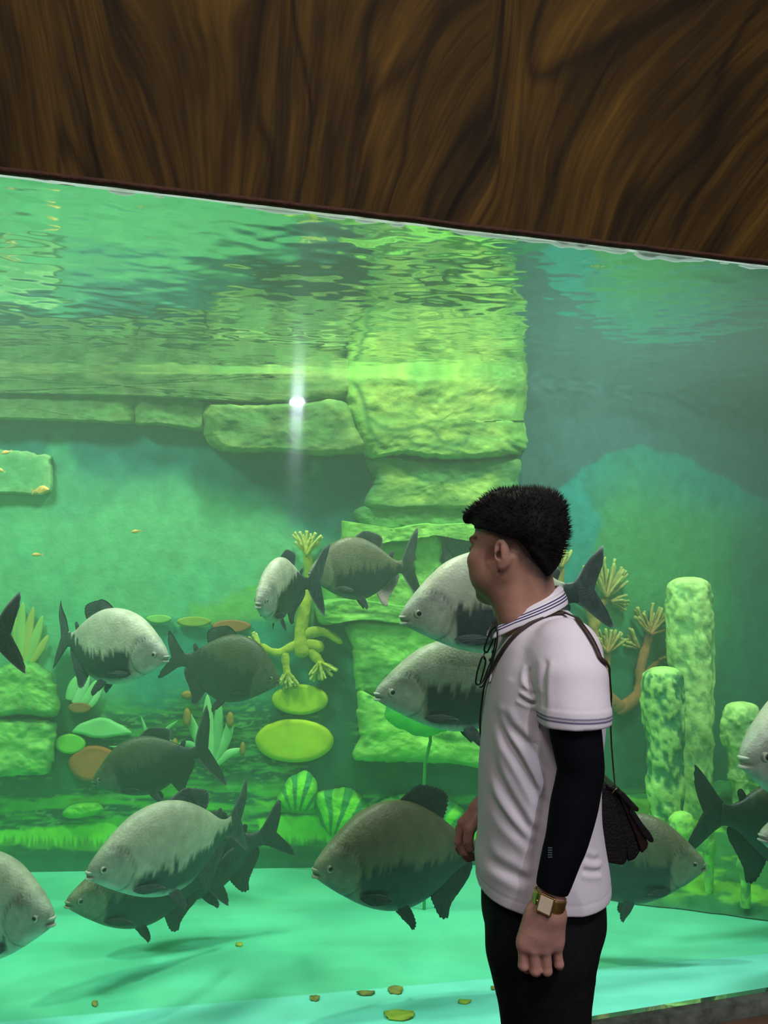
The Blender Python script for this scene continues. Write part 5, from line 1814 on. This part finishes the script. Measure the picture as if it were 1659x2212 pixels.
L2 = [(1043, 1418, -.006), (1036, 1434, -.002), (1030, 1456, .004), (1028, 1476, .010), (1036, 1477, .014), (1044, 1452, .008), (1049, 1428, .0)]
for P in (L1, L2):
    B_ = catmull(P, 6, closed=True)
    R3 = [W(x, y, gY + o_) - gc for x, y, o_ in B_]
    v, f = tube_vf(R3 + [R3[0], R3[1]], 0.0018, 8)
    mesh_obj('lens_rim', v, f, blk, gls)
    c_ = sum(R3, Vector()) / len(R3)
    m = len(R3)
    V = [c_ - Vector((0, 0.0006, 0)), c_ + Vector((0, 0.0006, 0))] + [q_ - Vector((0, 0.0005, 0)) for q_ in R3] + [q_ + Vector((0, 0.0005, 0)) for q_ in R3]
    F = [(0, 2 + i, 2 + (i + 1) % m) for i in range(m)] + [(1, 2 + m + (i + 1) % m, 2 + m + i) for i in range(m)] + [(2 + i, 2 + m + i, 2 + m + (i + 1) % m, 2 + (i + 1) % m) for i in range(m)]
    mesh_obj('lens', V, F, lens, gls)
v, f = tube_vf([W(x, y, gY + o_) - gc for x, y, o_ in ((1050, 1408, .012), (1046, 1412, .004), (1045, 1418, -.002), (1046, 1424, 0))], 0.0017, 8)
mesh_obj('bridge', v, f, blk, gls)
for P in ([(1073, 1347, -.02), (1074, 1358, -.03), (1074, 1385, -.032), (1068, 1415, -.026), (1058, 1446, -.016), (1044, 1480, -.004), (1036, 1484, 0.0)],
          [(1036, 1478, .012), (1044, 1470, .016), (1054, 1445, .012), (1063, 1420, .006), (1070, 1385, -.004), (1072, 1366, -.012)]):
    v, f = tube_vf([W(x, y, gY + o_) - gc for x, y, o_ in catmull(P, 6)], 0.0017, 8)
    mesh_obj('temple', v, f, blk, gls)

# shoulder bag with its strap
leather = pmat('dark_leather', (0.006, 0.004, 0.0035), 0.42, spec=0.4, noise=0.4, nscale=60, bump=0.3, bscale=200)
leath2 = pmat('strap_leather', (0.045, 0.030, 0.020), 0.5, spec=0.35, noise=0.3, nscale=60)
leath3 = pmat('worn_leather', (0.018, 0.007, 0.006), 0.4, spec=0.4, noise=0.4, nscale=50)
bgc = W(1340, 1780, 1.70)
bag = empty('shoulder_bag', bgc)
tag(bag, 'dark brown leather shoulder bag hanging behind the person on a thin strap', 'bag')


def slab_xz(name, P, y0, y1, mat, parent, w_=0.004, ref=None):
    Y_ = 1.64
    n = len(P)
    Q = [W(x, y, Y_) for x, y in P]
    V = [Vector((q_.x, y0, q_.z)) - bgc for q_ in Q] + [Vector((q_.x, y1, q_.z)) - bgc for q_ in Q]
    F = [tuple(range(n)), tuple(range(2 * n - 1, n - 1, -1))] + [(i, n + i, n + (i + 1) % n, (i + 1) % n) for i in range(n)]
    return bev(mesh_obj(name, V, F, mat, parent, smooth=False), w_, 4)


slab_xz('back_compartment', [(1296, 1700), (1304, 1692), (1318, 1694), (1334, 1750), (1352, 1820), (1352, 1856), (1344, 1866), (1318, 1862), (1300, 1857), (1295, 1820), (1289, 1760), (1290, 1725)], 1.63, 1.86, leather, bag)
slab_xz('middle_compartment', [(1314, 1694), (1330, 1704), (1352, 1750), (1372, 1800), (1384, 1838), (1372, 1856), (1356, 1862), (1348, 1820), (1332, 1760)], 1.638, 1.85, leather, bag)
slab_xz('front_pocket', [(1330, 1704), (1344, 1718), (1362, 1746), (1382, 1784), (1399, 1820), (1396, 1830), (1384, 1842), (1370, 1800), (1350, 1752)], 1.632, 1.845, leath3, bag)
slab_xz('flap', [(1308, 1690), (1330, 1698), (1346, 1710), (1364, 1730), (1375, 1741), (1374, 1748), (1366, 1748), (1350, 1733), (1328, 1708), (1306, 1696)], 1.622, 1.868, leather, bag, 0.003)
slab_xz('pocket_flap', [(1358, 1744), (1368, 1750), (1384, 1774), (1400, 1794), (1408, 1808), (1407, 1816), (1399, 1815), (1386, 1802), (1370, 1776), (1354, 1750)], 1.626, 1.85, leather, bag, 0.003)
brass = pmat('dull_brass', (0.35, 0.26, 0.16), 0.35, metal=1.0)
v, f = tube_vf([W(1322, 1714, 1.625) - bgc, W(1328, 1706, 1.622) - bgc, W(1336, 1701, 1.625) - bgc], 0.0016, 8)
mesh_obj('ring', v, f, brass, bag)
path = [(1046, 1529), (1049, 1488), (1063, 1452), (1085, 1413), (1119, 1372), (1155, 1346), (1191, 1330), (1215, 1328), (1232, 1335), (1252, 1352), (1270, 1376), (1283, 1401), (1291, 1422), (1296, 1442)]
SPn = [on_shirt(x, y, 0.003) for x, y in catmull(path, 6)]
pre = [(W(1052, 1640, 1.76), Vector((-1, 0.3, 0))), (W(1042, 1580, 1.68), Vector((-1, 0, 0)))]
post = [(W(x, y, yy), Vector((1, -0.3, 0.1))) for x, y, yy in ((1304, 1466, 1.60), (1305, 1490, 1.61), (1309, 1530, 1.62), (1315, 1610, 1.63), (1322, 1670, 1.64), (1326, 1702, 1.645))]
ALL = pre + SPn + post
# smooth the run of the strap
Pp = np.array([tuple(p) for p, n_ in ALL])
Nq = np.array([tuple(n_) for p, n_ in ALL])
for _ in range(6):
    Pp[1:-1] = (Pp[:-2] + 2 * Pp[1:-1] + Pp[2:]) / 4
    Nq[1:-1] = (Nq[:-2] + 2 * Nq[1:-1] + Nq[2:]) / 4
for k_ in range(8 * (len(pre) + len(SPn) - 1)):
    i = 2 + k_ % (len(pre) + len(SPn) - 1)
    if i == 2:
        Pp[1:-1] = (Pp[:-2] + 2 * Pp[1:-1] + Pp[2:]) / 4
    hit_, n_, _, _ = bvh.find_nearest(Vector(Pp[i]))
    axis_ = Vector((float(w3(1168, 1450, YM)[0]), YM + 0.02, hit_.z - 0.10))
    if n_.dot(hit_ - axis_) < 0:
        n_ = -n_
    if (Vector(Pp[i]) - hit_).dot(n_) < 0.002:
        Pp[i] = np.array(hit_ + n_ * 0.002)
    Nq[i] = np.array(n_)
for _ in range(2):
    Nq[1:-1] = (Nq[:-2] + 2 * Nq[1:-1] + Nq[2:]) / 4
V, F = [], []
for i in range(len(Pp)):
    p, n_ = Vector(Pp[i]), Vector(Nq[i]).normalized()
    t = Vector(Pp[min(i + 1, len(Pp) - 1)] - Pp[max(i - 1, 0)]).normalized()
    s_ = t.cross(n_).normalized()
    n_ = s_.cross(t)
    for a_, b_ in ((-0.0048, 0), (-0.0044, 0.0022), (0.0044, 0.0022), (0.0048, 0), (0.0044, -0.001), (-0.0044, -0.001)):
        V.append(p + s_ * a_ + n_ * (b_ + 0.002) - bgc)
for i in range(len(Pp) - 1):
    for a_ in range(6):
        F.append((6 * i + a_, 6 * i + (a_ + 1) % 6, 6 * i + 6 + (a_ + 1) % 6, 6 * i + 6 + a_))
F += [tuple(range(6)), tuple(range(6 * len(Pp) - 1, 6 * len(Pp) - 7, -1))]
mesh_obj('strap', V, F, leath2, bag)
